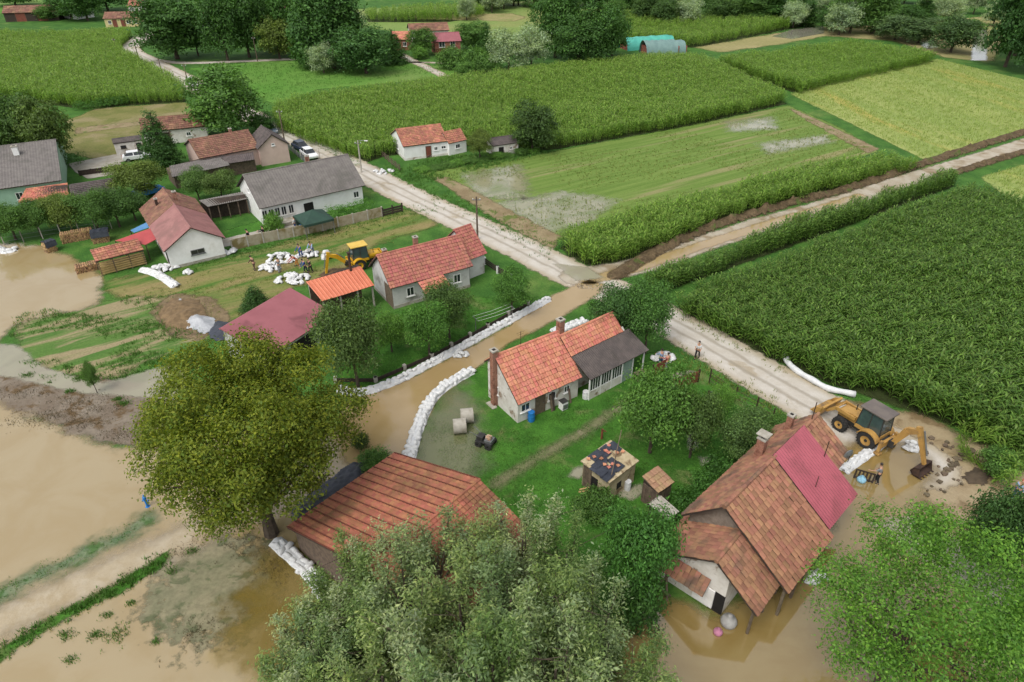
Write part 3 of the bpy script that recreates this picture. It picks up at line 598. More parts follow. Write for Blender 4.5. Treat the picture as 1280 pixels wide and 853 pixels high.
# ---------------------------------------------------------------- the building kit
class Bld:
    """gable building surveyed from its front eave (e1 -> e2, ridge to the left) and a ridge point r"""
    def __init__(s, name, label, cat, e1, e2, r, ze, zr, yb=None, zb=None, ov=.35, og=.25, group=None, base=None, L=None, yr=None, rl=None, hd=None, back=0.0):
        E1, E2, R = G(*e1, ze), G(*e2, ze), G(*r, zr); u = (E2 - E1); u.z = 0; s.L = L or u.length; u.normalize()
        if rl: u = G(*rl[1], zr) - G(*rl[0], zr); u.normalize()
        if hd is not None: u = Vector((math.cos(hd), math.sin(hd), 0))
        E1 = E1 - u * back; n = Vector((-u.y, u.x, 0))
        s.yr = yr or (R - E1).dot(n); s.ze, s.zr = ze, zr; s.yb = s.yr if yb is None else yb; s.zb = ze if zb is None else zb; s.D = s.yr + s.yb
        s.ov, s.og = ov, og; s.rz = math.atan2(u.y, u.x); s.M = Matrix.Translation((E1.x, E1.y, 0)) @ Matrix.Rotation(s.rz, 4, 'Z')
        if base is None:
            s.o = root(name, label, cat, (E1.x, E1.y, 0), s.rz, group); s.X = Matrix.Identity(4); s.base = s
        else: s.o = base.o; s.X = base.M.inverted() @ s.M; s.base = base
    def put(s, o): o.parent = s.o; o.matrix_local = s.X.copy(); return o
    def P(s, mb, name, m, **k): return s.put(mb.build(name, m, None, **k))
    def loc(s, px, py, z=0): return s.M.inverted() @ G(px, py, z)
    def zroof(s, y): return s.ze + (s.zr - s.ze) * y / s.yr if y <= s.yr else s.zr - (s.zr - s.zb) * (y - s.yr) / max(s.yb, 1e-6)
    def walls(s, m, x0=None, x1=None, y0=None, y1=None, plinth=None, name='wall'):
        x0 = s.og if x0 is None else x0; x1 = s.L - s.og if x1 is None else x1; y0 = s.ov if y0 is None else y0; y1 = s.D - s.ov if y1 is None else y1; t = .14
        s.w = (x0, x1, y0, y1); prof = [(y0, -.1), (y1, -.1), (y1, s.zroof(y1) - t)] + ([(s.yr, s.zr - t)] if y0 < s.yr < y1 else []) + [(y0, s.zroof(y0) - t)]
        o = s.P(MB().prism(prof, x0, x1, 'x'), name, m)
        if plinth:
            mb = MB(); h = .35; mb.box(x0 - .03, x1 + .03, y0 - .03, y1 + .03, -.1, h); s.P(mb, 'plinth', plinth)
        return o
    def slopes(s, kind, m, tw=.3, tl=.38, seed=0, single=0, under=None, which='fb', x0=0.0, x1=None, cap=True, jit=1.0, sk=0.0, holes=0.0):
        x1 = s.L if x1 is None else x1; F = [(x0, 0, s.ze), (x1, 0, s.ze), (x1 - sk, s.yr, s.zr), (x0 + sk, s.yr, s.zr)]
        B = [(x1, s.D, s.zb), (x0, s.D, s.zb), (x0 + sk, s.yr, s.zr), (x1 - sk, s.yr, s.zr)]
        for k, q in (('f', F), ('b', B)):
            if k not in which: continue
            mb = MB(); mb.slab(*q, .10); slab = s.P(mb, 'roof', under or m_darkwood if kind != 'flat' else m)
            if kind == 'tile': tile_slope(slab, q, m, tw, tl, seed + (k == 'b'), single if k == 'f' else 0, .004, jit, holes)
            elif kind == 'corr': corr_slope(slab, 'roof_sheet', q, m, tw, .035)
            elif kind == 'rib': corr_slope(slab, 'roof_sheet', q, m, tw, .04, sq=True)
        if cap and kind != 'flat':
            mb = MB(); n = max(1, int((x1 - x0 - 2 * sk) / .42)); st = (x1 - x0 - 2 * sk) / n
            for i in range(n): mb.tube([(x0 + sk + i * st - .02, s.yr, s.zr + .0), (x0 + sk + (i + 1) * st + .02, s.yr, s.zr + .012)], [.13, .11], 8)
            s.P(mb, 'ridge_cap', m)
    def on(s, side, t, z):
        x0, x1, y0, y1 = s.w
        return {'f': (Vector((x0 + (x1 - x0) * t, y0, z)), Vector((1, 0, 0)), Vector((0, -1, 0))), 'b': (Vector((x1 - (x1 - x0) * t, y1, z)), Vector((-1, 0, 0)), Vector((0, 1, 0))),
                'l': (Vector((x0, y1 - (y1 - y0) * t, z)), Vector((0, -1, 0)), Vector((-1, 0, 0))), 'r': (Vector((x1, y0 + (y1 - y0) * t, z)), Vector((0, 1, 0)), Vector((1, 0, 0)))}[side]
    def window(s, side, t, z, w=.9, h=1.0, fm=None, pm=None, bars=1, sill=True):
        p, x, n = s.on(side, t, z); fm = fm or m_white; Z = Vector((0, 0, 1)); f = .07
        def bx(mb, a0, a1, z0, z1, d0, d1):
            q = [p + x * a + Z * zz + n * d for (a, zz, d) in ((a0, z0, d0), (a1, z0, d0), (a1, z0, d1), (a0, z0, d1), (a0, z1, d0), (a1, z1, d0), (a1, z1, d1), (a0, z1, d1))]; mb.hexa(q)
        mb = MB(); bx(mb, -w / 2, w / 2, 0, f, -.03, .05); bx(mb, -w / 2, w / 2, h - f, h, -.03, .05)
        bx(mb, -w / 2, -w / 2 + f, f, h - f, -.03, .05); bx(mb, w / 2 - f, w / 2, f, h - f, -.03, .05)
        for i in range(bars): a = -w / 2 + w * (i + 1) / (bars + 1); bx(mb, a - .025, a + .025, f, h - f, -.03, .04)
        wo = s.P(mb, 'window', fm); mb = MB(); bx(mb, -w / 2 + f, w / 2 - f, f, h - f, -.03, .012); mb.build('pane', pm or m_glass, wo)
        if sill: mb = MB(); bx(mb, -w / 2 - .08, w / 2 + .08, -.07, -.002, -.03, .12); mb.build('sill', fm, wo)
    def door(s, side, t, w=.95, h=2.0, m=None, z=0.0, knob=True):
        p, x, n = s.on(side, t, z); Z = Vector((0, 0, 1)); mb = MB()
        def bx(mb, a0, a1, z0, z1, d0, d1): mb.hexa([p + x * a + Z * zz + n * d for (a, zz, d) in ((a0, z0, d0), (a1, z0, d0), (a1, z0, d1), (a0, z0, d1), (a0, z1, d0), (a1, z1, d0), (a1, z1, d1), (a0, z1, d1))])
        bx(mb, -w / 2, w / 2, 0, h, -.03, .03)
        d = s.P(mb, 'door', m or m_darkwood); mb = MB(); bx(mb, -w / 2 - .08, -w / 2 - .002, 0, h + .08, -.03, .06); bx(mb, w / 2 + .002, w / 2 + .08, 0, h + .08, -.03, .06); bx(mb, -w / 2, w / 2, h + .002, h + .08, -.03, .06); mb.build('door_frame', m_wood, d)
        if knob: mb = MB(); bx(mb, w / 2 - .14, w / 2 - .06, 1.0, 1.04, .03, .09); mb.build('handle', m_steel, d)
    def opening(s, side, t, w, h, z=0.0, name='doorway'):
        p, x, n = s.on(side, t, z); Z = Vector((0, 0, 1)); mb = MB()
        mb.hexa([p + x * a + Z * zz + n * d for (a, zz, d) in ((-w / 2, 0, -.03), (w / 2, 0, -.03), (w / 2, 0, .012), (-w / 2, 0, .012), (-w / 2, h, -.03), (w / 2, h, -.03), (w / 2, h, .012), (-w / 2, h, .012))]); s.P(mb, name, m_dark)
    def chimney(s, x, y, zt, a=.22, m=None, cap=True, z0=None):
        mb = MB(); z0 = s.zroof(min(max(y, 0), s.D)) - .5 if z0 is None else z0; mb.box(x - a, x + a, y - a, y + a, z0, zt); c = s.P(mb, 'chimney', m or m_brick)
        mb = MB(); mb.box(x - a - .05, x + a + .05, y - a - .05, y + a + .05, zt - .10, zt + .02); mb.build('chimney_cap', m_concrete, c)
        mb = MB(); mb.box(x - a * .55, x + a * .55, y - a * .55, y + a * .55, zt + .021, zt + .03); mb.build('flue', m_dark, c)
    def boards(s, side, wdt=.18, z0=0.0, z1=2.2, t0=0.0, t1=1.0, m=None, name='board', gap=.015, thick=.03):
        (pa, x, n), (pb, _, _) = s.on(side, t0, 0), s.on(side, t1, 0); L_ = (pb - pa).length; k = max(1, int(L_ / wdt)); st = L_ / k; first = None; q = random.Random(int(L_ * 100))
        for i in range(k):
            a0, a1 = i * st + gap / 2, (i + 1) * st - gap / 2; h = q.uniform(-.05, .02); d = thick + q.uniform(0, .012)
            mb = MB(); mb.hexa([pa + x * a + Vector((0, 0, zz)) + n * dd for (a, zz, dd) in ((a0, z0, -.01), (a1, z0, -.01), (a1, z0, d), (a0, z0, d), (a0, z1 + h, -.01), (a1, z1 + h, -.01), (a1, z1 + h, d), (a0, z1 + h, d))])
            s.P(mb, name, m or m_wood)
    def post(s, x, y, z1, r=.06, z0=-.1, m=None, name='post'):
        mb = MB(); mb.box(x - r, x + r, y - r, y + r, z0, z1); return s.P(mb, name, m or m_wood)
    def roofslab(s, name, q, m, kind='flat', wave=.2, t=.05, tw=.3, tl=.38, seed=3):
        mb = MB(); mb.slab(*q, t); o = s.P(mb, name, m if kind == 'flat' else m_darkwood)
        if kind == 'corr': corr_slope(o, 'roof_sheet', q, m, wave, .055)
        if kind == 'rib': corr_slope(o, 'roof_sheet', q, m, wave, .04, sq=True)
        if kind == 'tile': tile_slope(o, q, m, tw, tl, seed)
        return o
    def mast(s, x, y, z0, z1, r=.02, bars=()):
        mb = MB(); mb.tube([(x, y, z0), (x, y, z1)], r, 6)
        for (zz, ln) in bars: mb.tube([(x - ln, y, zz), (x + ln, y, zz)], r * .6, 5)
        s.P(mb, 'antenna', m_metal)

# ---------------------------------------------------------------- centre house
A = Bld('tiled_house', 'whitewashed house with orange tiled roof and tall brick chimney between the sandbag dikes', 'house', (648, 507), (728, 472), (613, 447), 2.1, 4.9, yb=1.5, zb=3.55, ov=.3, og=.15)
A.walls(m_oldplaster); A.slopes('tile', m_tileA, .27, .40, 11)
A.chimney(-.02 + .0, A.yr + .0, 5.5, .24, m_brick, z0=-.1)
mb = MB(); mb.box(-.55, -.1, A.yr - .5, A.yr + .5, -.05, .12); A.P(mb, 'chimney_base', m_concrete)
A.window('l', .30, 1.15, .6, .8); A.window('f', .12, .95, .9, .8); A.window('f', .55, .9, .8, .8); A.door('f', .36, .85, 1.75, m_wood)
A.window('f', .8, 1.0, .6, .7)
A.mast(2.6, A.yr, 4.6, 6.3, .02, ((6.2, .4), (6.0, .3)))
A2 = Bld('', '', '', (713.5, 446), (779, 414.5), (700.6, 420), 3.45, 4.75, yb=1.6, zb=3.4, og=.15, ov=.05, base=A)
A2.walls(m_oldplaster); A2.slopes('tile', m_tileA, .27, .40, 21); A2.chimney(.5, A2.yr + .5, 6.0, .26, m_brick)
A2.mast(4.2, A2.yr, 4.6, 5.6, .018, ((5.5, .3),))
q0 = [(.1, -2.35, 2.3), (7.2, -2.35, 2.3), (7.0, .05, 3.42), (.05, .05, 3.42)]
A2.roofslab('porch_roof', q0, m_darkroof, 'corr', .2)
for x in (.3, 1.6, 2.9, 4.2, 5.5, 6.9): A2.post(x, -2.1, 2.3, .05, m=m_white)
for x0, x1 in ((.35, 1.55), (1.65, 2.85), (2.95, 4.15)):
    mb = MB(); mb.box(x0, x1, -2.13, -2.05, 0, .85); A2.P(mb, 'porch_panel', m_oldplaster)
    w_ = MB(); w_.box(x0, x1, -2.14, -2.06, .86, .92)
    for t in (0, .25, .5, .75, 1): w_.box(x0 + (x1 - x0 - .05) * t, x0 + (x1 - x0 - .05) * t + .05, -2.13, -2.07, .92, 2.1)
    wo = A2.P(w_, 'porch_window', m_white); g = MB(); g.box(x0 + .02, x1 - .02, -2.105, -2.095, .92, 2.1); g.build('pane', m_glass, wo)
mb = MB(); mb.box(4.3, 5.4, -2.12, -2.07, .0, 2.0); A2.P(mb, 'porch_door', mat('faded_green_paint', ph(150, 168, 156), ph(130, 150, 138), 2, .7))
A2.walls(m_oldplaster, .2, 6.6, -.35, .4, name='inner_wall'); A2.opening('f', .85, .8, 1.8)

# ---------------------------------------------------------------- house behind the long dike
B = Bld('grey_house', 'grey plastered house with red tiled roof and orange lean-to behind the long sandbag dike', 'house', (488, 361.5), (591.5, 333), (457, 323), 2.6, 5.1, ov=.35, og=.3)
B.walls(m_grayplaster, plinth=m_concrete); B.slopes('tile', m_tileB, .3, .38, 31)
B.window('f', .22, 1.0, .85, 1.0); B.window('f', .83, 1.0, .85, 1.0); B.door('f', .55, .9, 2.0); B.boards('l', .2, .0, 2.4, .62, 1.0, m_wood)
B.chimney(4.6, B.yr + .5, 5.9, .22, m_brick); B.chimney(1.4, B.yr + 1.4, 4.9, .2, m_brick)
B2 = Bld('', '', '', (588, 325), (603.6, 319), (560, 295), 2.5, 5.1, og=.15, base=B, L=2.4, yr=B.yr - .2)
B2.walls(m_grayplaster); B2.slopes('tile', m_tileB, .3, .38, 41); B2.window('r', .5, 1.1, .8, .9)
q0 = [B.loc(532, 368, 2.3), B.loc(564, 357.5, 2.3), B.loc(554, 343.5, 3.1), B.loc(522, 353.5, 3.1)]
B.roofslab('porch_roof', q0, m_tileA, 'tile', tw=.3, tl=.35)
for t in (.05, .95): p = q0[0].lerp(q0[1], t); B.post(p.x, p.y + .2, 2.2, .06)
q0 = [B.loc(402.7, 377, 2.5), B.loc(468, 357, 2.5), B.loc(447, 330, 3.7), B.loc(382.5, 352.5, 3.7)]
B.roofslab('lean_to_roof', q0, m_orangesheet, 'rib', .35)
for t in (.03, .35, .68, .97):
    p = q0[0].lerp(q0[1], t); B.post(p.x, p.y + .3, 2.45, .08, m=m_concrete); p = q0[3].lerp(q0[2], t); B.post(p.x, p.y - .3, 3.55, .08, m=m_concrete)
p, p2 = q0[3].lerp(q0[2], .02), q0[3].lerp(q0[2], .98); mb = MB(); mb.hexa([(p.x, p.y - .4, 0), (p2.x, p2.y - .4, 0), (p2.x, p2.y - .3, 0), (p.x, p.y - .3, 0), (p.x, p.y - .4, 3.2), (p2.x, p2.y - .4, 3.2), (p2.x, p2.y - .3, 3.3), (p.x, p.y - .3, 3.3)]); B.P(mb, 'lean_to_wall', m_wood)
p = B.loc(439, 342, 3.3); mb = MB(); mb.tube([(p.x, p.y, 2.8), (p.x, p.y, 5.6)], .13, 10); mb.lathe([(.13, 0), (.2, .05), (.2, .12), (.0, .22)], 'z', (p.x, p.y, 5.55), 10); B.P(mb, 'stove_pipe', m_metal)

# ---------------------------------------------------------------- maroon shed
C = Bld('maroon_shed', 'open shed with smooth maroon sheet roof beside the walnut tree', 'shed', (335, 447), (419, 391.5), (363, 360), 2.2, 3.5, yb=.25, zb=3.4, ov=.2)
C.walls(m_grayplaster); C.slopes('flat', m_maroon); C.opening('f', .5, 3, 1.8)

# ---------------------------------------------------------------- white gable house on the left
D = Bld('white_gable_house', 'white house with blank gable and faded red roof beside the wood store', 'house', (174, 262), (201.5, 310), (236.7, 283), 2.4, 4.5, ov=.35, og=.35, L=15.0)
D.walls(m_white, plinth=m_concrete); D.slopes('tile', m_tileF, .32, .40, 51, x1=6.5); D.slopes('rib', m_pinksheet, .3, x0=6.52)
D.window('r', .52, 1.1, 1.5, .6, m_steel); D.opening('f', .93, 1.6, 1.9); D.chimney(4.2, D.yr + .6, 5.3, .2, m_brick); D.chimney(3.2, D.yr * .55, 4.5, .16, m_metal)
for nm, px, z0, z1, m in (('awning_roof', ((182, 306), (199, 297), (192, 284), (144, 301)), 2.0, 2.3, mat('red_awning', ph(196, 84, 84), ph(182, 78, 78), 1, .6)), ('tarp_roof', ((167.6, 291), (190, 283), (187.5, 276), (163, 288)), 2.1, 2.3, mat('blue_tarp', ph(96, 150, 196), ph(84, 136, 184), 1, .6))):
    q0 = [D.loc(*px[0], z0), D.loc(*px[1], z0 + .2), D.loc(*px[2], z1 + .1), D.loc(*px[3], z1 - .1)]; mb = MB(); mb.slab(*q0, .05); D.P(mb, nm, m)
    for t in q0: mb = MB(); mb.box(t.x - .05, t.x + .05, t.y - .05, t.y + .05, 0, t.z - .06); D.P(mb, 'post', m_metal)

# wood store
Wd = Bld('wood_store', 'open slatted wood store with faded tile roof standing in the flood', 'shed', (119.5, 327.5), (180, 312.5), (111, 314), 1.9, 2.5, yb=.3, zb=2.4, ov=.1, og=.1)
Wd.slopes('tile', m_tileI, .35, .42, 61, cap=False); Wd.w = (.15, Wd.L - .15, .2, Wd.D - .1)
for x in (.2, Wd.L / 3, Wd.L * 2 / 3, Wd.L - .2):
    for y in (.2, Wd.D - .2): Wd.post(x, y, Wd.zroof(y) - .12, .06)
for k in range(6): mb = MB(); mb.box(.1, Wd.L - .1, .14, .19, .2 + k * .26, .32 + k * .26); Wd.P(mb, 'slat', mat('pale_timber', ph(196, 168, 112), ph(172, 144, 92), 3, .85, .2))
mb = MB(); mb.box(.3, Wd.L - .3, .5, Wd.D - .3, 0, .9); Wd.P(mb, 'stacked_planks', MATS['pale_timber'])

# ---------------------------------------------------------------- long grey roofed house
E_ = Bld('long_grey_house', 'long white house under a plain grey roof beside the gravel road', 'house', (324.4, 261.5), (457, 232), (298.6, 220), 2.6, 5.6, ov=.5, og=.35)
E_.walls(m_white); E_.slopes('corr', m_greyroof, .35); E_.opening('f', .44, 1.3, 1.5, .3, 'shutter')
E_.window('f', .93, 1.0, .8, .9)
for t in (.02, .08, .14, .20, .27): E_.window('f', t, .9, .7, 1.2, bars=1)
E_.chimney(9.0, E_.yr + .8, 6.3, .22, m_brick); E_.mast(10.5, E_.yr, 5.4, 7.2, .02, ((7.1, .35),)); E_.window('l', .5, 3.2, .6, .6)
mb = MB(); mb.box(.5, 5.4, -1.2, .48, 0, .5); E_.P(mb, 'terrace', m_concrete)
q0 = [E_.loc(260, 259, 2.1), E_.loc(309, 249, 2.1), E_.loc(306, 243, 2.5), E_.loc(249, 251, 2.5)]
E_.roofslab('lean_to_roof', q0, m_greyroof, 'corr', .25)
a_, b_2 = q0[0], q0[1]
for t in (.02, .25, .5, .75, .98):
    p = q0[0].lerp(q0[1], t); E_.post(p.x, p.y + .15, 2.0, .06); p = q0[3].lerp(q0[2], t); E_.post(p.x, p.y - .15, 2.35, .06)
p, p2 = q0[3], q0[2]; mb = MB(); mb.hexa([(p.x, p.y - .3, 0), (p2.x, p2.y - .3, 0), (p2.x, p2.y - .2, 0), (p.x, p.y - .2, 0), (p.x, p.y - .3, 2.3), (p2.x, p2.y - .3, 2.3), (p2.x, p2.y - .2, 2.3), (p.x, p.y - .2, 2.3)]); E_.P(mb, 'lean_to_wall', m_darkwood)
g0 = G(395, 290); gz = root('gazebo', 'garden pavilion with dark green pyramid canopy by the concrete fence', 'gazebo', g0, E_.rz)
mb = MB(); mb.add([(-1.9, -1.9, 2.0), (1.9, -1.9, 2.0), (1.9, 1.9, 2.0), (-1.9, 1.9, 2.0), (0, 0, 3.0)], [(0, 1, 4), (1, 2, 4), (2, 3, 4), (3, 0, 4), (3, 2, 1, 0)]); mb.build('canopy', m_greentent, gz)
for x0, x1, y0, y1 in ((-1.9, 1.9, -1.92, -1.88), (-1.9, 1.9, 1.88, 1.92), (-1.92, -1.88, -1.87, 1.87), (1.88, 1.92, -1.87, 1.87)): mb = MB(); mb.box(x0, x1, y0, y1, 1.7, 1.99); mb.build('valance', m_greentent, gz)
for x in (-1.8, 1.8):
    for y in (-1.8, 1.8): mb = MB(); mb.box(x - .04, x + .04, y - .04, y + .04, 0, 1.98); mb.build('post', m_steel, gz)
mb = MB(); mb.box(-1.75, 1.75, 1.7, 1.76, 0, 1.7); mb.build('side_curtain', m_greentent, gz)

# ---------------------------------------------------------------- pink gable house and its sheds
F_ = Bld('pink_gable_house', 'house with brown tiled roof and pale pink gable by the parked cars', 'house', (249, 199), (325, 185), (325, 160), 2.7, 4.5, ov=.3, og=.2)
F2 = Bld('', '', '', (322, 187), (330, 187), (340, 165), 2.8, 4.7, ov=.25, og=.25, base=F_, L=6.0, yr=2.5, hd=math.radians(-58), back=6.0)
F2.walls(m_pink); F2.slopes('tile', m_darkroof, .34, .42, 75); F2.window('r', .5, 2.9, .5, .4)
F_.walls(m_pink); F_.slopes('tile', m_tileF, .34, .42, 71); F_.window('r', .5, 2.6, .5, .35); F_.window('f', .8, 1.0, .8, .9); F_.chimney(6.5, F_.yr + .4, 5.1, .2)
for px, z0, z1, m in ((((215, 222), (287, 207), (277, 192), (212, 208)), 2.0, 2.4, m_greyroof), (((285, 205), (318, 200), (316, 190), (276, 197)), 2.0, 2.5, m_darkroof)):
    q0 = [F_.loc(*px[0], z0), F_.loc(*px[1], z0), F_.loc(*px[2], z1), F_.loc(*px[3], z1)]; F_.roofslab('shed_roof', q0, m, 'corr', .25)
    x0, x1, y0, y1 = min(p.x for p in q0) + .4, max(p.x for p in q0) - .4, min(p.y for p in q0) + .4, max(p.y for p in q0) - .4
    mb = MB(); mb.box(x0, x1, y0 + .4, y1, -.1, z0 - .1); F_.P(mb, 'shed_wall', m_wood)

# ---------------------------------------------------------------- grey roof house at the left edge
H_ = Bld('mint_house', 'mint walled house under a broad grey roof beside the clipped hedge', 'house', (-30, 241), (77, 225.6), (58.6, 176), 2.8, 5.6, ov=.4, og=.3)
H_.walls(m_mint); H_.slopes('corr', m_greyroof, .35); H_.chimney(4.9, H_.yr * .75, 6.1, .35, m_white); H_.opening('f', .75, 2.2, 1.6, .2); H_.window('f', .45, .9, .9, 1.0)
q0 = [H_.loc(23, 254, 1.7), H_.loc(86, 245, 1.7), H_.loc(84, 231, 2.35), H_.loc(33, 236, 2.35)]
H_.roofslab('porch_roof', q0, m_tileA, 'tile', tw=.32, tl=.36)
for t in (.03, .5, .97): p = q0[0].lerp(q0[1], t); H_.post(p.x, p.y + .2, 1.6, .1, m=m_plaster); 
T_ = Bld('dark_tiled_shed', 'low shed with dark grey tiled roof beside the orange porch', 'shed', (90, 252), (146, 243), (82, 233), 2.0, 3.0, ov=.2)
T_.walls(m_grayplaster); T_.slopes('tile', m_darkroof, .34, .4, 81); T_.opening('f', .4, .9, 1.5)

# ---------------------------------------------------------------- small buildings of the left yard
S1 = Bld('grey_hut', 'small whitewashed hut with flat roof on the dry yard', 'hut', (141, 180), (178, 175), (137, 174), 2.0, 2.3, yb=.1, zb=2.2, ov=.1, og=.1)
S1.walls(m_oldplaster); S1.slopes('corr', m_darkroof, .3, cap=False); S1.window('f', .3, 1.0, .8, .5, m_darkwood); S1.opening('f', .85, .8, 1.6)
S2 = Bld('brown_roofed_barn', 'barn with dark brown tiled roof behind the spruce', 'barn', (176, 166), (259, 158), (250, 142), 2.4, 3.9, ov=.3)
S2.walls(m_oldplaster); S2.slopes('tile', m_tileF, .4, .5, 91); S2.door('f', .3, 2.0, 1.9, m_darkwood); S2.window('f', .7, 1, .7, .7)

# ---------------------------------------------------------------- small white house by the wide corn field
I_ = Bld('small_white_house', 'small white house with patched orange roof beside the waterlogged field', 'house', (504, 184), (561, 176.6), (554.6, 154.7), 2.3, 4.1, ov=.2, og=.15)
I_.walls(m_white, plinth=m_oldplaster); I_.slopes('tile', m_tileI, .32, .4, 101); I_.window('l', .5, .9, .8, .9, bars=1); I_.window('l', .5, 2.5, .3, .4); I_.door('f', .55, .8, 1.8, m_rust); I_.window('f', .72, 1.0, .6, .6); I_.window('f', .9, 1.1, .8, .5)
I2 = Bld('', '', '', (561, 180), (584, 175), (579, 160.5), 2.0, 3.4, ov=.15, og=.1, base=I_)
I2.walls(m_white); I2.slopes('tile', m_tileI, .32, .4, 111); I2.window('f', .5, .9, .9, .7)
S3 = Bld('dark_roofed_shed', 'low shed with dark roof beside the drooping tree', 'shed', (616, 183), (650, 178), (614, 173), 1.8, 2.3, yb=.8, zb=2.0, ov=.15)
S3.walls(m_oldplaster); S3.slopes('corr', m_darkroof, .3); S3.opening('f', .3, .9, 1.4); S3.window('f', .7, .8, .5, .5)

# ---------------------------------------------------------------- right barn in the flood
K = Bld('old_barn', 'sprawling old barn with weathered tiles and red metal roof patch standing in the flood', 'barn', (990, 736), (1046, 686), (909, 630), 2.4, 5.8, yb=2.5, zb=3.2, ov=.3, og=.25, L=12, rl=((909, 630), (1023, 517.6)))
X0, X1, X2 = 5.4, 9.6, 11.7
K.slopes('tile', m_tileK, .34, .44, 121, 290, x0=-.5, x1=X0, which='f', cap=False, jit=1.6)
sy = (K.zr - K.ze) / K.yr
y2 = .35
q0 = [(X0 + .0, y2, K.ze + sy * y2 + .1), (X1, y2, K.ze + sy * y2 + .1), (X1, K.yr + .1, K.zr + .17), (X0, K.yr + .1, K.zr + .17)]; K.roofslab('metal_roof', q0, m_redsheet, 'corr', .24)
y3 = 2.0
q0 = [(X1, y3, K.ze + sy * y3), (X2, y3, K.ze + sy * y3), (X2, K.yr, K.zr), (X1, K.yr, K.zr)]
mb = MB(); mb.slab(*q0, .1); sl_ = K.P(mb, 'roof', m_darkwood); tile_slope(sl_, q0, m_tileK, .34, .44, 131, jit=1.6)
q0 = [(X2, K.D, K.zb), (-.5, K.D, K.zb), (-.5, K.yr, K.zr), (X2, K.yr, K.zr)]
mb = MB(); mb.slab(*q0, .1); sl_ = K.P(mb, 'roof', m_darkwood); tile_slope(sl_, q0, m_tileK, .3, .36, 141, jit=1.8)
mb = MB()
for i in range(30):
    x = -.5 + (X2 + .5) * i / 30
    if not X0 - .2 < x < X1 - .2: mb.tube([(x - .02, K.yr, K.zr + .02), (x + (X2 + .5) / 30 + .03, K.yr, K.zr + .035)], [.15, .12], 8)
K.P(mb, 'ridge_cap', m_tileK)
def solid(b, x0, x1, y0, y1, nm, m):
    t = .14; prof = [(y0, -.2), (y1, -.2), (y1, b.zroof(y1) - t)] + ([(b.yr, b.zr - t)] if y0 < b.yr < y1 else []) + [(y0, b.zroof(y0) - t)]; b.w = (x0, x1, y0, y1); return b.P(MB().prism(prof, x0, x1, 'x'), nm, m)
solid(K, 0.0, X0 - .02, 1.1, K.D - .3, 'wall', m_stone); K.opening('f', .35, 1.7, 1.9)
solid(K, X0, X1 - .1, 1.4, K.D - .3, 'wall', m_oldplaster)
solid(K, X1 - .08, X2 - .25, 2.3, K.D - .3, 'wall', m_white); K.window('f', .5, 1.0, .8, .9); K.window('r', .4, 1.0, .8, .9)
for x in (-.3, 1.4, 3.1, 4.6): K.post(x, .25, 2.35, .08)
K.boards('f', .2, 0, 2.4, .0, .15, m_wood)
K.chimney(6.4, K.yr + 1.3, 6.1, .26, m_brick); K.chimney(10.2, K.yr + 1.2, 5.9, .2, m_brick)
mb = MB(); mb.slab((6.05, K.yr + .9, 6.42), (6.75, K.yr + .9, 6.42), (6.75, K.yr + 1.7, 6.42), (6.05, K.yr + 1.7, 6.42), .06); K.P(mb, 'chimney_hood', m_concrete)
K.mast(10.6, K.yr, 5.7, 7.4, .035); K.mast(9.2, 2.9, 4.4, 6.0, .03); K.mast(6.7, 2.2, 3.9, 5.1, .025)
# nearer wing
N_ = Bld('', '', '', (946, 771), (985, 715), (930, 660), 2.2, 4.4, yb=3.8, zb=2.2, ov=.5, og=.3, base=K)
N_.slopes('tile', m_tileK, .34, .44, 151, jit=1.8, x0=-.0, x1=N_.L + .6); solid(N_, .35, N_.L + .3, 2.0, N_.D - .4, 'wing_wall', m_oldplaster)
N_.opening('l', .9, .9, 1.7); N_.post(.3, .3, 2.2, .07); N_.post(2.2, .3, 2.2, .07); N_.post(N_.L - .1, .3, 2.2, .07)
q0 = [(-.45, N_.D - .3, 1.6), (-.45, 3.0, 1.6), (.3, 3.0, 2.4), (.3, N_.D - .3, 2.4)]; N_.roofslab('skirt_roof', q0, m_tileK, 'tile', tw=.3, tl=.36, seed=9)
for y, yy in ((N_.D - .6, N_.D - 1.7), (N_.D - 1.8, N_.D - .8)): mb = MB(); mb.tube([(-.9, y, 0), (.2, yy, 1.9)], .07, 6); N_.P(mb, 'prop', m_wood)
mb = MB(); mb.tube([(-.75, N_.D - .5, .4), (-.75, N_.D - 1.9, .4)], .06, 6); N_.P(mb, 'prop', m_wood)
mb = MB(); mb.box(.24, .34, 2.6, 3.9, .2, 1.7); N_.P(mb, 'plaster_patch', m_white)

# ---------------------------------------------------------------- barn under the willows
L_ = Bld('red_barn', 'barn with broad red tiled roof half hidden under the silvery willows', 'barn', (493, 567), (359, 659.6), (577, 618), 2.2, 4.9, yb=5.0, zb=3.0, ov=.5, og=.3)
L_.walls(m_wood); L_.slopes('tile', m_tileL, .31, .33, 161, 150, jit=.5)
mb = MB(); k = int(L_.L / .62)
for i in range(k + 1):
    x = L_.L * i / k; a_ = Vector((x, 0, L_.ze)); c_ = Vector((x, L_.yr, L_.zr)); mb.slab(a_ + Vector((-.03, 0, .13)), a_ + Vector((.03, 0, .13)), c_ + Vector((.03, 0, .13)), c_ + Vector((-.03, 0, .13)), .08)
L_.P(mb, 'roof_batten', mat('dark_seam_tile', ph(120, 66, 50), ph(104, 58, 44), 2, .9))  # battens along the roof seams, coloured darker than the tiles
for x in (.4, 3, 6, L_.L - .4): L_.post(x, .35, 2.15, .08)

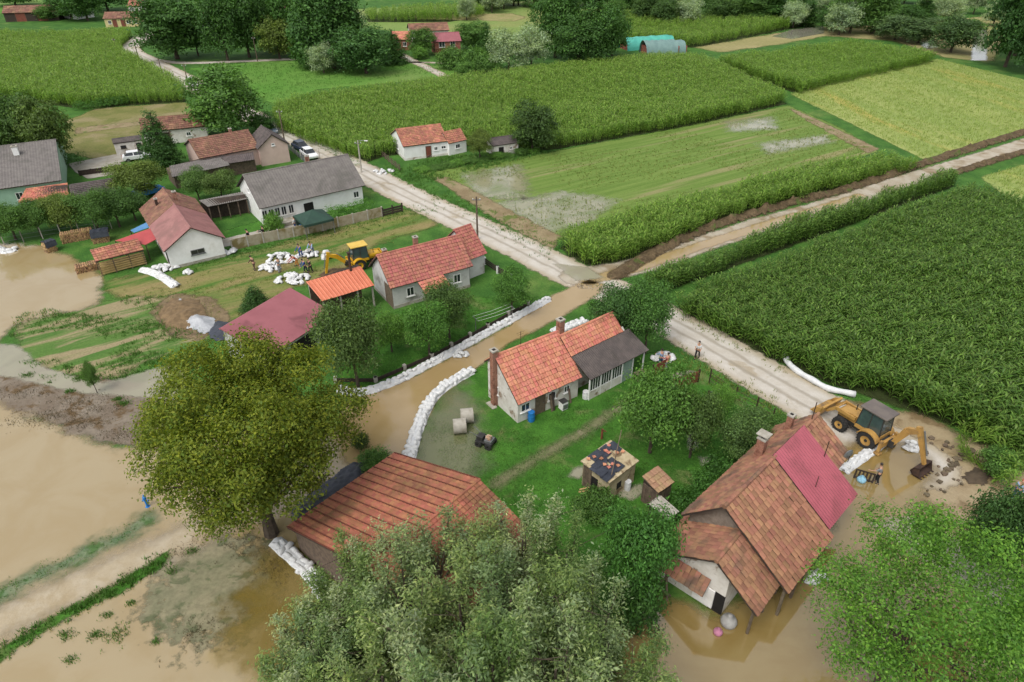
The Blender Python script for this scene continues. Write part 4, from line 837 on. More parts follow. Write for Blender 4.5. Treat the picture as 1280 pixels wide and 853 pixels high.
# ---------------------------------------------------------------- small yard buildings
hut = Bld('ruined_hut', 'tiny ochre hut whose roof is black sheeting with loose tiles', 'hut', (762, 604), (799, 576), (742, 566), 2.1, 2.35, yb=.1, zb=2.3, ov=.15, og=.15)
hut.walls(m_ruin); hut.slopes('flat', m_ruin); hut.opening('l', .45, .7, 1.5); hut.opening('f', .4, .5, .6, .6, 'hole')
mb = MB(); q = random.Random(4)
for i in range(24):
    x, y = q.uniform(.2, hut.L - .2), q.uniform(.3, hut.D - .3); z = hut.zroof(min(y, hut.yr)) + .03 + q.uniform(0, .05); s_1 = q.uniform(.15, .45); mb.slab((x - s_1, y - s_1 * .7, z), (x + s_1, y - s_1 * .6, z + q.uniform(-.01, .1)), (x + s_1, y + s_1, z + .06), (x - s_1, y + s_1, z + .03), .02)
hut.P(mb, 'sheeting', m_blacktarp)
for i in range(13):
    x, y = q.uniform(.3, hut.L - .3), q.uniform(.4, hut.D - .2); mb = MB(); z = hut.zroof(min(y, hut.yr)) + .14; a = q.uniform(0, 3); dx, dy = math.cos(a) * .17, math.sin(a) * .17; mb.slab((x - dx, y - dy, z), (x + dy, y - dx, z + .03), (x + dx, y + dy, z), (x - dy, y + dx, z + .05), .04); hut.P(mb, 'loose_tile', m_tileA)
mb = MB(); mb.tube([(.4, .2, 2.45), (hut.L + .5, hut.D * .8, 3.3)], .035, 6); hut.P(mb, 'pole', m_wood)
hut.boards('l', .2, 0, 2.0, .02, .35, m_wood)
ot = Bld('outhouse', 'narrow board outhouse with a few large clay tiles', 'outhouse', (823, 617), (843, 603), (806, 595), 1.9, 2.3, yb=.1, zb=2.2, ov=.12, og=.12)
ot.walls(m_darkwood); mb = MB(); mb.slab((0, 0, 1.9), (ot.L, 0, 1.9), (ot.L, ot.yr, 2.3), (0, ot.yr, 2.3), .06); r_ = ot.P(mb, 'roof', m_wood); tile_slope(r_, [(0, 0, 1.9), (ot.L, 0, 1.9), (ot.L, ot.yr, 2.3), (0, ot.yr, 2.3)], mat('pale_tile', ph(180, 146, 112), ph(160, 126, 96), 1.5, .9, .3, .15), .3, .42, 5, 60)
ot.boards('f', .14, 0, 1.75); ot.boards('l', .14, 0, 1.75)
ks = Bld('corrugated_shed', 'tiny shed with pale corrugated roof beside the outhouse', 'shed', (834, 651), (849, 640), (809, 632), 1.9, 2.1, yb=.1, zb=2.0, ov=.1, og=.1)
ks.walls(m_darkwood); ks.slopes('corr', m_concrete, .28, cap=False); ks.boards('r', .16, 0, 1.8); ks.boards('f', .16, 0, 1.7)

# ---------------------------------------------------------------- far farmsteads
def far(name, label, e1, e2, r, ze, zr, wm, tm, wins=(), kind='tile', cat='house', group=None, tw=.8, yb=None):
    b = Bld(name, label, cat, e1, e2, r, ze * .85, zr * .82, yb=yb, ov=.3, og=.3, group=group, yr=3.6); b.walls(wm); b.slopes(kind, tm, tw, tw, 7)
    for (sd, t, z, w_, h, dr) in wins:
        if dr: b.door(sd, t, w_, h, m_rust)
        else: b.window(sd, t, z, w_, h)
    return b
far('yellow_house', 'low cream house with brown roof where the gravel road bends', (128, 24), (172, 23), (168, 15), 3.0, 5.0, m_yellow, m_tileF, (('f', .15, 1, 1, 1, 0), ('f', .3, 0, 1.2, 2.2, 1), ('f', .55, 0, 1.2, 2.2, 1), ('f', .72, 1, 1.4, 1, 0), ('f', .9, 1, 1.4, 1, 0)))
far('farm_barn', 'long dark barn with brown roof beyond the left corn field', (2, 17), (72, 15), (70, 9), 3.2, 5.5, m_darkwood, m_tileF, (('f', .3, 0, 3, 2.6, 1), ('f', .7, 0, 3, 2.6, 1)), cat='barn', tw=1.0)
far('farm_house', 'white gabled farmhouse beyond the left corn field', (62, 10), (93, 13), (84, 4), 3.5, 6.5, m_white, m_tileB, (('f', .3, 1, 1.2, 1.2, 0), ('f', .7, 1, 1.2, 1.2, 0), ('r', .5, 1.2, 1.2, 1.2, 0)), tw=1.0)
far('farm_house', 'grey house with brown roof glimpsed between the tall dark trees', (244, 26), (267, 24), (262, 14), 3.2, 5.5, m_grayplaster, m_tileF, (('f', .3, 1, 1, 1.1, 0), ('f', .7, 1, 1, 1.1, 0)))
far('farm_house', 'pale house with maroon roof behind the tall poplars', (346, 18), (376, 15), (372, 8), 3.2, 5.5, m_white, m_maroon, (('f', .3, 1, 1, 1.1, 0), ('f', .7, 1, 1, 1.1, 0)), kind='rib')
far('farm_house', 'orange roofed brick farmhouse left of the maroon roof', (488, 50), (512, 50), (503, 34), 3.2, 5.2, m_redbrick, m_tileA, (('f', .3, 1, 1, 1.1, 0), ('f', .75, 1, 1, 1.1, 0)))
far('farm_barn', 'long brown roofed barn behind the maroon roofed brick house', (512, 40), (562, 38), (560, 30), 3.4, 5.5, m_oldplaster, m_tileF, (('f', .2, 0, 2, 2.2, 1), ('f', .6, 1, 1, 1.1, 0)), cat='barn')
far('brick_house', 'red brick house with smooth maroon roof and white shutters', (542, 53), (577, 51.5), (576, 36.5), 4.0, 6.2, m_redbrick, m_maroon, (('f', .28, 2.0, 1.6, 1.5, 0), ('f', .7, 2.0, 1.3, 1.5, 0), ('f', .2, 0, 2.5, 1.6, 1)), kind='rib')
far('farm_house', 'red roofed house half hidden behind the left tree line', (158, 8), (176, 8), (172, 2), 3.2, 5.5, m_oldplaster, m_tileB, (('f', .3, 1, 1, 1.1, 0), ('f', .7, 1, 1, 1.1, 0)))
# tarpaulin covered brick stacks
def tarp_arch(label, px, L, Wd_, h, rz, m, m2):
    o = root('covered_stack', label, 'covered stack', G(*px), rz); mb = MB(); n = 12; k = 10; V = []
    for i in range(k + 1):
        for j in range(n + 1): a = math.pi * j / n; s_2 = 1 + .05 * math.sin(i * 2.3 + j); V.append((L * i / k, -Wd_ * math.cos(a) * s_2, h * math.sin(a) * s_2))
    mb.add(V, [(i * (n + 1) + j, (i + 1) * (n + 1) + j, (i + 1) * (n + 1) + j + 1, i * (n + 1) + j + 1) for i in range(k) for j in range(n)]); mb.build('tarpaulin', m, o, smooth=True)
    mb = MB(); mb.box(.4, L + .5, -Wd_ * .75, Wd_ * .75, 0, h * .6); mb.build('brick_stack', m2, o)
mt1 = mat('turquoise_tarp', ph(92, 190, 170), ph(80, 172, 156), .6, .6, .2); mt2 = mat('teal_grey_tarp', ph(126, 156, 150), ph(112, 142, 138), .6, .6, .2)
tarp_arch('brick stack under a turquoise tarpaulin beside the far corn', (778, 62), 15, 2.8, 3.0, .35, mt1, m_redbrick)
tarp_arch('larger rounded stack under a grey green tarpaulin', (803, 68), 9, 3.0, 3.4, .2, mt2, m_redbrick)
tarp_arch('smaller rounded stack under a grey green tarpaulin', (822, 66), 7, 2.8, 3.0, .2, mt2, m_redbrick)

# ---------------------------------------------------------------- trees: trunk with limbs, crown of leaf-sized faces
m_leaf = leaf_mat('tree_leaf', (.26, .34, .20), (.18, .25, .14), .35, .3, True)
m_silver = leaf_mat('silver_leaf', (.40, .45, .36), (.22, .30, .18), .35, .3, True)
m_bark = mat('bark', ph(96, 84, 70), ph(72, 62, 52), 4, .95, .6)
def crown_mesh(name, lobes, n, ls, m, seed, clump=26, cr=.45, shell=.62, up=.55, aspect=.5, low=-.55, top_tone=0.0):
    r = np.random.default_rng(seed); lb = np.array(lobes, float); wgt = lb[:, 3] * lb[:, 4] + lb[:, 3] * lb[:, 5]; nc = max(1, n // clump)
    li = r.choice(len(lb), nc, p=wgt / wgt.sum()); d = r.normal(size=(nc * 3, 3)); d /= np.linalg.norm(d, axis=1)[:, None]; d = d[d[:, 2] > low][:nc]
    while len(d) < nc: d = np.concatenate([d, d])[:nc]
    rad = shell + (1.04 - shell) * r.random(nc) ** .6
    C = lb[li, :3] + d * lb[li, 3:] * rad[:, None]; tone_c = r.random(nc) ** 1.5
    k = nc * clump; ci = np.repeat(np.arange(nc), clump); P = C[ci] + r.normal(0, 1, (k, 3)) * np.array([cr, cr, cr * .6])
    nrm = d[ci] * .8 + r.normal(0, .55, (k, 3)); nrm[:, 2] += up; nrm /= np.linalg.norm(nrm, axis=1)[:, None]
    t = r.normal(size=(k, 3)); t -= (t * nrm).sum(1)[:, None] * nrm; t /= np.linalg.norm(t, axis=1)[:, None]; b = np.cross(nrm, t)
    L = ls * r.uniform(.6, 1.35, k)[:, None]; W = L * aspect * r.uniform(.7, 1.2, k)[:, None]
    V = np.stack([P - t * L * .5, P + b * W * .5 + nrm * L * .06, P + t * L * .5 - nrm * L * .12, P - b * W * .5 + nrm * L * .06], 1)
    zr_ = (P[:, 2] - P[:, 2].min()) / np.ptp(P[:, 2]); tone = np.repeat(np.clip(tone_c[ci] * (1 - top_tone) + top_tone * zr_ ** 1.5 * 1.1 + r.normal(0, .15, k), 0, 1), 4)  # leaf tone rises with height: lighter and yellower towards the crown top
    return mesh_np(name, V.reshape(-1, 3), np.arange(k * 4).reshape(-1, 4), m, attrs={'tone': tone})
def trunk_mesh(name, H, r0, limbs, seed, n=7):
    q = random.Random(seed); mb = MB(); top = Vector((q.uniform(-.2, .2), q.uniform(-.2, .2), H)); path = [Vector((0, 0, -.15)), Vector((0, 0, H * .15)), Vector((top.x * .5, top.y * .5, H * .55)), top]
    mb.tube(path, [r0 * 1.25, r0, r0 * .75, r0 * .35], n)
    for e in limbs:
        e = Vector(e); s0 = Vector((0, 0, H * q.uniform(.3, .75))); md = s0.lerp(e, .5) + Vector((0, 0, -abs(e.z - s0.z) * .1)); mb.tube([s0, md, e], [r0 * .5, r0 * .32, r0 * .1], 6)
        for _ in range(2): f_ = md.lerp(e, q.uniform(.2, .8)); g_ = f_ + Vector((q.uniform(-1, 1), q.uniform(-1, 1), q.uniform(.1, .9))) * (e - s0).length * .3; mb.tube([f_, g_], [r0 * .2, r0 * .05], 5)
    me = bpy.data.meshes.new(name); me.from_pydata(mb.v, [], mb.f); me.materials.append(m_bark); me.update(); return me
def lobes_round(R, z0, z1, nl, seed, rr=(.34, .5), fill=.62, squash=.8):
    q = random.Random(seed); out = []; zc = (z0 + z1) / 2; hz = (z1 - z0) / 2
    for i in range(nl):
        zz = -.85 + 1.7 * (i + .5) / nl; a = i * 2.4 + q.uniform(-.4, .4); w_ = math.sqrt(max(0, 1 - zz * zz)) ** .7; s_3 = q.uniform(*rr)
        rd = fill * w_ * q.uniform(.75, 1.1); out.append((R * rd * math.cos(a), R * rd * math.sin(a), zc + hz * zz * (1 - s_3 * squash * .6), R * s_3, R * s_3, min(R, hz) * s_3 * squash + .15))
    out.append((0, 0, zc, R * .55, R * .55, hz * .6)); return out
def lobes_tall(R, z0, z1, nl, seed, taper=.35):
    q = random.Random(seed); out = []
    for i in range(nl):
        t = (i + .5) / nl; s_3 = R * (1 - (1 - taper) * t) * q.uniform(.65, 1.0); a = q.uniform(0, 6.28); o = R * .35 * (1 - t * .7)
        out.append((o * math.cos(a), o * math.sin(a), z0 + (z1 - z0) * t, s_3 * .75, s_3 * .75, (z1 - z0) / nl * 1.1))
    return out
def lobes_cone(R, z0, z1, nl, seed):
    q = random.Random(seed); out = []
    for i in range(nl):
        t = i / nl; rr = R * (1 - t) ** .85; k = 5 if t < .7 else 3
        for j in range(k): a = j * 6.28 / k + i * 1.1; out.append((rr * .6 * math.cos(a), rr * .6 * math.sin(a), z0 + (z1 - z0) * t, rr * .42 + .12, rr * .42 + .12, (z1 - z0) / nl * .7 + .1))
    return out
def tree(name, label, base, crown, trunk, col, group=None, rz=0.0, sc=(1, 1, 1)):
    o = root(name, label, 'tree' if 'bush' not in name and 'shrub' not in name and 'hedge' not in name else ('hedge' if 'hedge' in name else 'bush'), base, rz, group)
    o.scale = sc; c = link('crown', crown, o); c.color = (*col, 1)
    if trunk: link('trunk', trunk, o)
    return o
# shared shapes for the many middle and far trees (about 9 m tall, 4 m radius)
SH = {}
for k in range(3):
    lb = lobes_round(4, .3, 9, 12, 50 + k, (.32, .48)); SH['round', k] = (crown_mesh('round_crown', lb, 9000, .42, m_leaf, 60 + k, 22, .5), trunk_mesh('trunk', 6.5, .22, [l[:3] for l in lb[:6]], k))
    lb = lobes_tall(2.4, 1.0, 12.5, 8, 70 + k); SH['tall', k] = (crown_mesh('tall_crown', lb, 8000, .42, m_leaf, 80 + k, 22, .5), trunk_mesh('trunk', 11, .22, [l[:3] for l in lb[:6]], k))
for k in range(2):
    lb = lobes_cone(2.4, .6, 9, 8, 90 + k); SH['cone', k] = (crown_mesh('conifer_crown', lb, 9000, .34, m_leaf, 95 + k, 20, .28, up=.2, aspect=.3), trunk_mesh('trunk', 8.5, .18, [], k))
    lb = lobes_round(4, .8, 9, 10, 100 + k, (.32, .48)); SH['silver', k] = (crown_mesh('silver_crown', lb, 9000, .40, m_silver, 110 + k, 22, .5, aspect=.35), trunk_mesh('trunk', 6.5, .2, [l[:3] for l in lb[:5]], k))
    lb = lobes_round(2, 0.0, 2.6, 8, 120 + k, (.4, .55), squash=.7); SH['bush', k] = (crown_mesh('bush_crown', lb, 5000, .24, m_leaf, 130 + k, 20, .28), trunk_mesh('stems', 1.2, .06, [l[:3] for l in lb[:5]], k))
    lb = lobes_round(2.2, 1.0, 4.4, 9, 140 + k, (.3, .45)); SH['fruit', k] = (crown_mesh('fruit_crown', lb, 15000, .155, m_leaf, 150 + k, 22, .27), trunk_mesh('trunk', 3.0, .11, [l[:3] for l in lb[:7]], k))
DIM = {'round': (4, 9), 'tall': (2.4, 12.5), 'cone': (2.6, 9), 'silver': (4, 9), 'bush': (2, 2.6), 'fruit': (2.2, 4.4)}
TN = [0]
def T(kind, bx, by, top, wpx, col, label, group=None, name=None, H=None):
    """base on the ground at (bx, by), top seen at row top, crown about wpx wide in the photograph"""
    if by < 95: wpx *= 1.25; top -= 4
    TN[0] += 1; b = G(bx, by); d = PJ(b)[2]; R = wpx / 2 * d / FPX; H = H or max(.8, height_to(b, top) * .94); R0, H0 = DIM[kind]; n = len([k for k in SH if k[0] == kind]); c, t = SH[kind, TN[0] % n]
    q = random.Random(TN[0]); j = q.uniform(.88, 1.12); nm = name or {'cone': 'spruce_tree', 'bush': 'bush', 'silver': 'willow_tree', 'tall': 'poplar_tree', 'fruit': 'fruit_tree', 'round': 'broadleaf_tree'}[kind]
    return tree(nm, label, b, c, t, tuple(x * j for x in col), group, q.uniform(0, 6.28), (R / R0, R / R0 * q.uniform(.9, 1.1), H / H0))
GD, GM, GO, GL, GS = (.26, .46, .18), (.40, .62, .24), (.58, .62, .24), (.56, .88, .28), (.92, 1.0, .86)
# far and middle trees
T('round', 222, 74, -12, 66, GD, 'tall dense dark tree inside the bend of the gravel road'); T('round', 248, 70, 12, 30, GD, 'smaller dark tree touching the road bend tree')
for x, y, t, w_ in ((285, 76, -20, 44), (312, 72, -25, 46), (338, 66, -20, 44), (372, 70, -30, 40)): T('round', x, y, t, w_, GD, 'tall dark tree in the row left of the poplars', 'dark tree row by the farm track')
T('round', 350, 74, 22, 40, GO, 'olive green tree in front of the dark tree row'); T('round', 372, 72, 30, 26, GM, 'small mid green tree in front of the dark tree row')
for x, y, t, w_ in ((396, 84, -60, 40), (418, 86, -50, 36), (440, 84, -45, 40), (385, 80, -40, 34)): T('tall', x, y, t, w_, (.26, .46, .2), 'tall narrow poplar in the clump beside the maroon farm', 'poplar clump')
T('round', 458, 92, 32, 56, (.30, .52, .26), 'broad dark tree on the near side of the poplar clump'); T('silver', 405, 92, 55, 30, GS, 'pale willow bush at the foot of the poplars'); T('silver', 444, 70, 10, 34, GS, 'silvery willow rising behind the broad dark tree')
T('cone', 494, 80, 36, 30, GD, 'dark conifer beside the brick farmhouse'); T('round', 528, 70, 36, 26, GM, 'leafy tree in front of the maroon roofed brick house')
T('bush', 525, 74, 60, 16, GL, 'bright green bush by the farm drive'); T('round', 590, 62, 28, 34, GM, 'mid green tree right of the brick house'); T('cone', 608, 66, 28, 22, GD, 'narrow dark conifer right of the brick house')
for x, y, t, w_ in ((566, 86, 62, 28), (582, 94, 78, 22), (598, 88, 62, 28), (612, 92, 74, 24)): T('bush', x, y, t, w_, GM, 'round bush at the corner of the wide corn field', 'bushes by the wide corn field')
T('silver', 636, 90, 38, 46, GS, 'larger silver willow at the edge of the wide corn field'); T('silver', 664, 86, 30, 40, GS, 'smaller silver willow at the edge of the wide corn field')
for x, y, t, w_ in ((694, 72, -20, 46), (722, 84, 22, 52), (748, 80, 0, 48), (765, 70, 15, 34)): T('round', x, y, t, w_, GD, 'dense dark tree in the clump left of the tarpaulin stacks', 'tree clump by the tarpaulins')
T('round', 665, 190, 124, 56, (.30, .42, .2), 'dark drooping tree at the end of the low shed'); T('fruit', 600, 200, 162, 34, GO, 'olive climbing tree at the end of the small white house', name='vine_tree')
for i in range(10): T('bush', 530 + i * 15 + random.uniform(-4, 4), 214 - i * 2.6, 203 - i * 2.6, 20, GM if i % 3 else GL, 'low leafy garden plant along the small white house', 'garden plants by the small white house', 'garden_shrub', H=random.uniform(.5, 1.1))
q = random.Random(31)
for i in range(46):
    x = 590 + i * 15 + q.uniform(-7, 7); y = (30 if x < 1000 else 34) - q.uniform(0, 22) + (6 if x > 760 else -2); kd = q.choice(['round', 'round', 'tall', 'silver', 'round', 'bush'])
    T(kd, x, y, y - q.uniform(26, 46) if kd != 'bush' else y - 14, q.uniform(22, 36), {'silver': GS}.get(kd, q.choice([GD, GD, GM, (.3, .45, .2)])), {'silver': 'silvery tree in the belt along the far river', 'tall': 'slim tall tree in the belt along the far river', 'bush': 'low bush in the belt along the far river', 'round': 'rounded tree in the belt along the far river'}[kd], kd + ' growth in the river tree belt', 'river_tree' if kd != 'bush' else 'river_bush', H=None)
for i in range(30): x = 600 + i * 24 + q.uniform(-8, 8); T(q.choice(['round', 'round', 'tall']), x, q.uniform(4, 12), -30, q.uniform(26, 38), q.choice([GD, GD, (.3, .48, .22)]), 'dark tree of the far wood behind the river belt', 'far wood', 'woodland_tree')
for i in range(16): T('bush', 800 + i * 14 + q.uniform(-5, 5), 24 + q.uniform(-3, 3), 12, q.uniform(12, 22), q.choice([GM, GD, GL]), 'round bush scattered before the river trees', 'river bank bushes')
T('silver', 1048, 44, 2, 36, (.8, .9, .78), 'silver willow beside the flooded river bank'); T('round', 1062, 42, -30, 40, GM, 'leafy tree behind the silver willow'); T('tall', 1090, 42, -40, 36, GM, 'tall tree between the willow and the round river bushes')
T('round', 1118, 50, 22, 40, (.5, .62, .44), 'wide grey green bush by the river bend', name='river_bush', H=7); T('round', 1148, 54, 26, 46, (.42, .55, .36), 'second grey green bush by the river bend', name='river_bush', H=7); T('round', 1188, 66, 24, 46, (.3, .42, .26), 'single round dark tree beside the shining river channel', H=9)
for x, y, t, w_ in ((1256, 84, -40, 52), (1285, 92, -30, 56), (1268, 70, -60, 60)): T('round', x, y, t, w_, (.16, .32, .13), 'very dark tall tree right of the shining river channel', 'dark trees by the river channel')
for x, y, t, w_ in ((90, 24, -25, 40), (110, 26, -20, 36), (135, 14, -30, 44), (20, 8, -20, 40), (60, 26, 10, 20), (75, 24, 8, 20)): T('round', x, y, t, w_, GM if w_ < 30 else GD, 'tree around the farm beyond the left corn field', 'far farm trees')
for x, y, t, w_ in ((8, 205, 108, 60), (38, 205, 112, 56), (72, 210, 116, 58)): T('round', x, y, t, w_, (.38, .46, .2) if x > 60 else (.3, .44, .18), 'old tree behind the mint walled house', 'trees behind the mint house')
T('round', 286, 172, 78, 92, (.34, .54, .2), 'big round tree beside the road behind the pink gable'); T('round', 330, 168, 140, 34, GD, 'small dark tree under the big roadside tree')
T('cone', 206, 212, 132, 56, (.24, .42, .2), 'lone dark spruce between the sheds'); T('fruit', 178, 250, 198, 66, GO, 'olive fruit tree beside the blue vehicle'); T('fruit', 250, 252, 208, 40, (.4, .56, .26), 'left of the two small fruit trees below the plank shed'); T('fruit', 278, 250, 212, 44, (.46, .56, .26), 'right of the two small fruit trees below the plank shed')
for x, y, t, w_ in ((20, 300, 252, 56), (52, 296, 250, 44), (92, 292, 240, 50), (124, 290, 236, 56), (150, 284, 232, 50), (170, 276, 240, 40), (75, 284, 240, 40)): T('fruit', x, y, t, w_, random.choice([GM, (.3, .48, .2), GO]), 'bushy orchard tree between the orange porch and the wood stacks', 'orchard trees')
T('bush', 342, 290, 266, 26, GL, 'round garden bush below the long terrace'); T('cone', 322, 390, 342, 46, (.26, .44, .2), 'round dark evergreen bush beside the maroon shed', name='evergreen_bush', H=3.0)
T('fruit', 448, 484, 374, 84, (.40, .50, .26), 'apple tree at the dike end beside the walnut'); T('fruit', 490, 440, 388, 44, GL, 'bright bush behind the apple tree'); T('fruit', 537, 446, 374, 58, (.38, .66, .22), 'bright green tree at the foot of the grey house'); T('fruit', 562, 424, 346, 56, (.34, .46, .22), 'darker tree beside the small orange porch'); T('fruit', 640, 394, 336, 46, (.4, .7, .24), 'rounded green tree at the garden corner by the dike end')
T('fruit', 772, 434, 352, 74, (.26, .46, .2), 'dark leafy tree behind the dark porch roof'); T('fruit', 806, 442, 348, 66, (.34, .58, .24), 'tree overhanging the dark porch by the road')
T('fruit', 812, 566, 458, 92, (.44, .70, .24), 'leafy fruit tree in the middle of the lawn'); T('fruit', 862, 572, 482, 66, (.44, .58, .26), 'looser fruit tree beside the leafy one'); T('fruit', 900, 520, 478, 30, GL, 'yellowish young bush by the garden fence'); T('fruit', 918, 580, 508, 62, (.42, .56, .3), 'pale flowering bush beside the barn chimney'); T('bush', 975, 535, 518, 30, GM, 'small bush at the fence end by the barn')
for x, y, t, w_ in ((900, 600, 572, 40), (878, 625, 590, 44), (862, 645, 610, 46), (930, 580, 556, 36), (845, 690, 650, 50)): T('bush', x, y, t, w_, (.3, .58, .2), 'low leafy bush along the shaded wall of the old barn', 'bushes along the old barn')
T('fruit', 788, 752, 628, 104, (.28, .56, .2), 'dense green elder between the willows and the old barn', name='elder_tree'); T('bush', 740, 640, 616, 50, GM, 'bush beside the rubbish heap on the lawn'); T('bush', 790, 780, 730, 70, (.24, .44, .18), 'dark bush at the water edge below the elder')
T('fruit', 1208, 742, 596, 84, (.24, .40, .2), 'dark tree behind the bright green tree by the road'); T('fruit', 1275, 850, 690, 120, (.26, .42, .22), 'dark tree at the corner of the flooded yard'); T('bush', 1270, 690, 650, 50, (.24, .38, .2), 'dark shrub beside the two walking people')
T('bush', 1243, 590, 562, 40, GM, 'leafy weeds beside the uprooted corn'); T('fruit', 122, 492, 452, 18, GM, 'tiny sapling standing in the silt'); T('bush', 470, 582, 566, 40, GM, 'weeds at the corner of the red barn'); T('bush', 452, 560, 540, 22, (.3, .36, .2), 'dry bush at the edge of the street flood')
# hedges
def hedge(label, px, w_, h, col, seed):
    P = [G(*p) for p in px]; o = root('hedge', label, 'hedge', P[0]); lb = []
    for p in spline(P, .7): lb.append((p.x - P[0].x, p.y - P[0].y, h * .5, w_ * .6, w_ * .6, h * .52))
    c = link('foliage', crown_mesh('foliage', lb, int(500 * len(lb)), .16, m_leaf, seed, 18, .18, .7), o); c.color = (*col, 1)
hedge('clipped dark green hedge beside the mint walled house', [(70, 210), (88, 208), (104, 205)], 1.5, 2.0, (.26, .5, .2), 201)
hedge('bright green vine hedge along the concrete fence', [(412, 277), (435, 272), (462, 265)], 1.4, 1.9, (.42, .78, .22), 202)
hedge('low leafy hedge at the edge of the left corn field', [(100, 138), (130, 135), (158, 131)], 1.8, 1.8, (.34, .62, .22), 203)
# ---- the big walnut
bw = G(340, 668); lb = lobes_round(6.7, 3.4, 13.0, 34, 301, (.19, .30), .80, .8)
lb = [(x * (.72 + .28 * min(1, max(0, (z - 4) / 4))) - .5, y + 1.3, z, a, b, c) for x, y, z, a, b, c in lb]
tree('walnut_tree', 'huge yellow green walnut tree standing at the edge of the flood', bw, crown_mesh('walnut_crown', lb, 90000, .21, leaf_mat('walnut_leaf', ph(134, 142, 46), ph(88, 112, 38), .22, .35), 302, 40, .34, .7, up=.5, top_tone=.7), trunk_mesh('trunk', 7.5, .42, [l[:3] for l in lb[:16]], 303), (1, 1, 1))
# ---- the bright acacia
ba = G(1090, 872); lb = lobes_round(4.6, 2.4, 12.0, 44, 311, (.15, .27), .86, .8); lb = [(x + .9, y + .1, z, a, b, c) for x, y, z, a, b, c in lb]
tree('acacia_tree', 'feathery bright green tree standing in the flooded yard', ba, crown_mesh('acacia_crown', lb, 44000, .16, leaf_mat('acacia_leaf', ph(126, 170, 72), ph(84, 132, 52), .25, .38), 312, 34, .34, .6, up=.6), trunk_mesh('trunk', 8, .3, [l[:3] for l in lb[:16]], 313), (1, 1, 1))
# ---- silvery willows in the foreground: tops at these rows, stems rising from the wet ground
m_willow = leaf_mat('willow_leaf', ph(178, 190, 154), ph(118, 140, 94), .25, .35, True); m_willow2 = leaf_mat('green_willow_leaf', ph(162, 178, 122), ph(104, 132, 74), .25, .35, True)
WS = []
for k in range(4):
    lb = []; q = random.Random(400 + k)
    for s_4 in range(7):
        a = s_4 * .9 + q.uniform(0, .4); ln = q.uniform(.25, 1.0); hh = q.uniform(6.5, 10.5) if s_4 else 10.5
        for j in range(6): t = (j + .5) / 6; lb.append((math.cos(a) * 2.3 * ln * t ** .7, math.sin(a) * 2.5 * ln * t ** .7, 1.0 + (hh - 1.4) * t, .55 * (1.15 - t * .8), .55 * (1.15 - t * .8), hh / 6 * .75))
    WS.append((lb, crown_mesh('willow_crown', lb, 20000, .19, m_willow if k % 2 else m_willow2, 410 + k, 20, .24, .35, up=.75, aspect=.36, low=-.3), trunk_mesh('stems', 7.5, .14, [lb[i * 6 + 5][:3] for i in range(7)], 420 + k)))
for i, (x, y, h, s_5) in enumerate([(432, 690, 7, .9), (478, 672, 7, .9), (398, 742, 6.5, .9), (372, 795, 7, .9), (365, 850, 7, 1.0), (545, 660, 8, 1.0), (600, 640, 8, .9), (655, 640, 8, 1.0), (715, 655, 8, .9), (500, 690, 9, 1.05), (440, 735, 8, 1.0), (385, 770, 7, .9), (575, 705, 9.5, 1.1), (640, 700, 10, 1.1), (700, 700, 9.5, 1.0), (750, 735, 9, .95), (470, 790, 10, 1.1), (540, 770, 11, 1.1), (620, 770, 11, 1.1), (700, 780, 11, 1.15), (765, 790, 9, 1.0), (400, 835, 8, 1.0), (820, 850, 7, 1.0), (590, 850, 12, 1.1), (480, 860, 10, 1.0), (690, 860, 11, 1.0)]):
    p = G(x, y, h); lb, c, t = WS[i % 4]; tree('willow_tree', ('silver leaved many stemmed willow in the thicket over the red barn' if i % 2 else 'greener many stemmed willow in the thicket over the red barn'), (p.x, p.y, 0), c, t, ((.72, .8, .7), (1.02, 1.02, 1.0), (.86, .92, .8), (1.08, 1.06, 1.05), (.62, .74, .6))[(i * 3) % 5], 'silver willow thicket' if i % 2 else 'green willow thicket', i * 1.7, (s_5, s_5, h / 10.5))

# ---------------------------------------------------------------- sandbags
m_bag = mat('white_sandbag', ph(232, 232, 230), ph(214, 214, 212), 2.0, .75, .4, .06)
def bag_mesh(seed):
    q = random.Random(seed); V = []; nx, ny = 5, 3
    for j in range(ny + 1):
        for i in range(nx + 1):
            u, v = i / nx * 2 - 1, j / ny * 2 - 1; e = (1 - abs(u) ** 3) * (1 - abs(v) ** 3); V.append((u * .36 * (1 - .08 * v * v) + q.uniform(-.012, .012), v * .22 * (1 - .14 * u * u) + q.uniform(-.012, .012), .02 + .17 * e ** .5 + q.uniform(-.015, .015)))
    n = len(V); V += [(x * .96, y * .96, -.02 if abs(z) < .06 else -.01) for x, y, z in V]; F = []
    for j in range(ny):
        for i in range(nx): a = j * (nx + 1) + i; F.append((a, a + 1, a + nx + 2, a + nx + 1))
    rim = [i for i in range(nx + 1)] + [(j) * (nx + 1) + nx for j in range(1, ny + 1)] + [ny * (nx + 1) + i for i in range(nx - 1, -1, -1)] + [j * (nx + 1) for j in range(ny - 1, 0, -1)]
    for a, b in zip(rim, rim[1:] + rim[:1]): F.append((b, a, a + n, b + n))
    return mesh_np('sandbag', V, F, m_bag, True)
BAGS = [bag_mesh(i) for i in range(5)]
def put_bag(parent, x, y, z, rz, q, sc=1.0, tilt=.12):
    o = bpy.data.objects.new('sandbag', BAGS[q.randrange(5)]); COL.objects.link(o); o.parent = parent; o.location = (x, y, z); o.rotation_euler = (q.uniform(-tilt, tilt), q.uniform(-tilt, tilt), rz); k = sc * q.uniform(.88, 1.15); o.scale = (k, k * q.uniform(.9, 1.1), k * q.uniform(.85, 1.2))
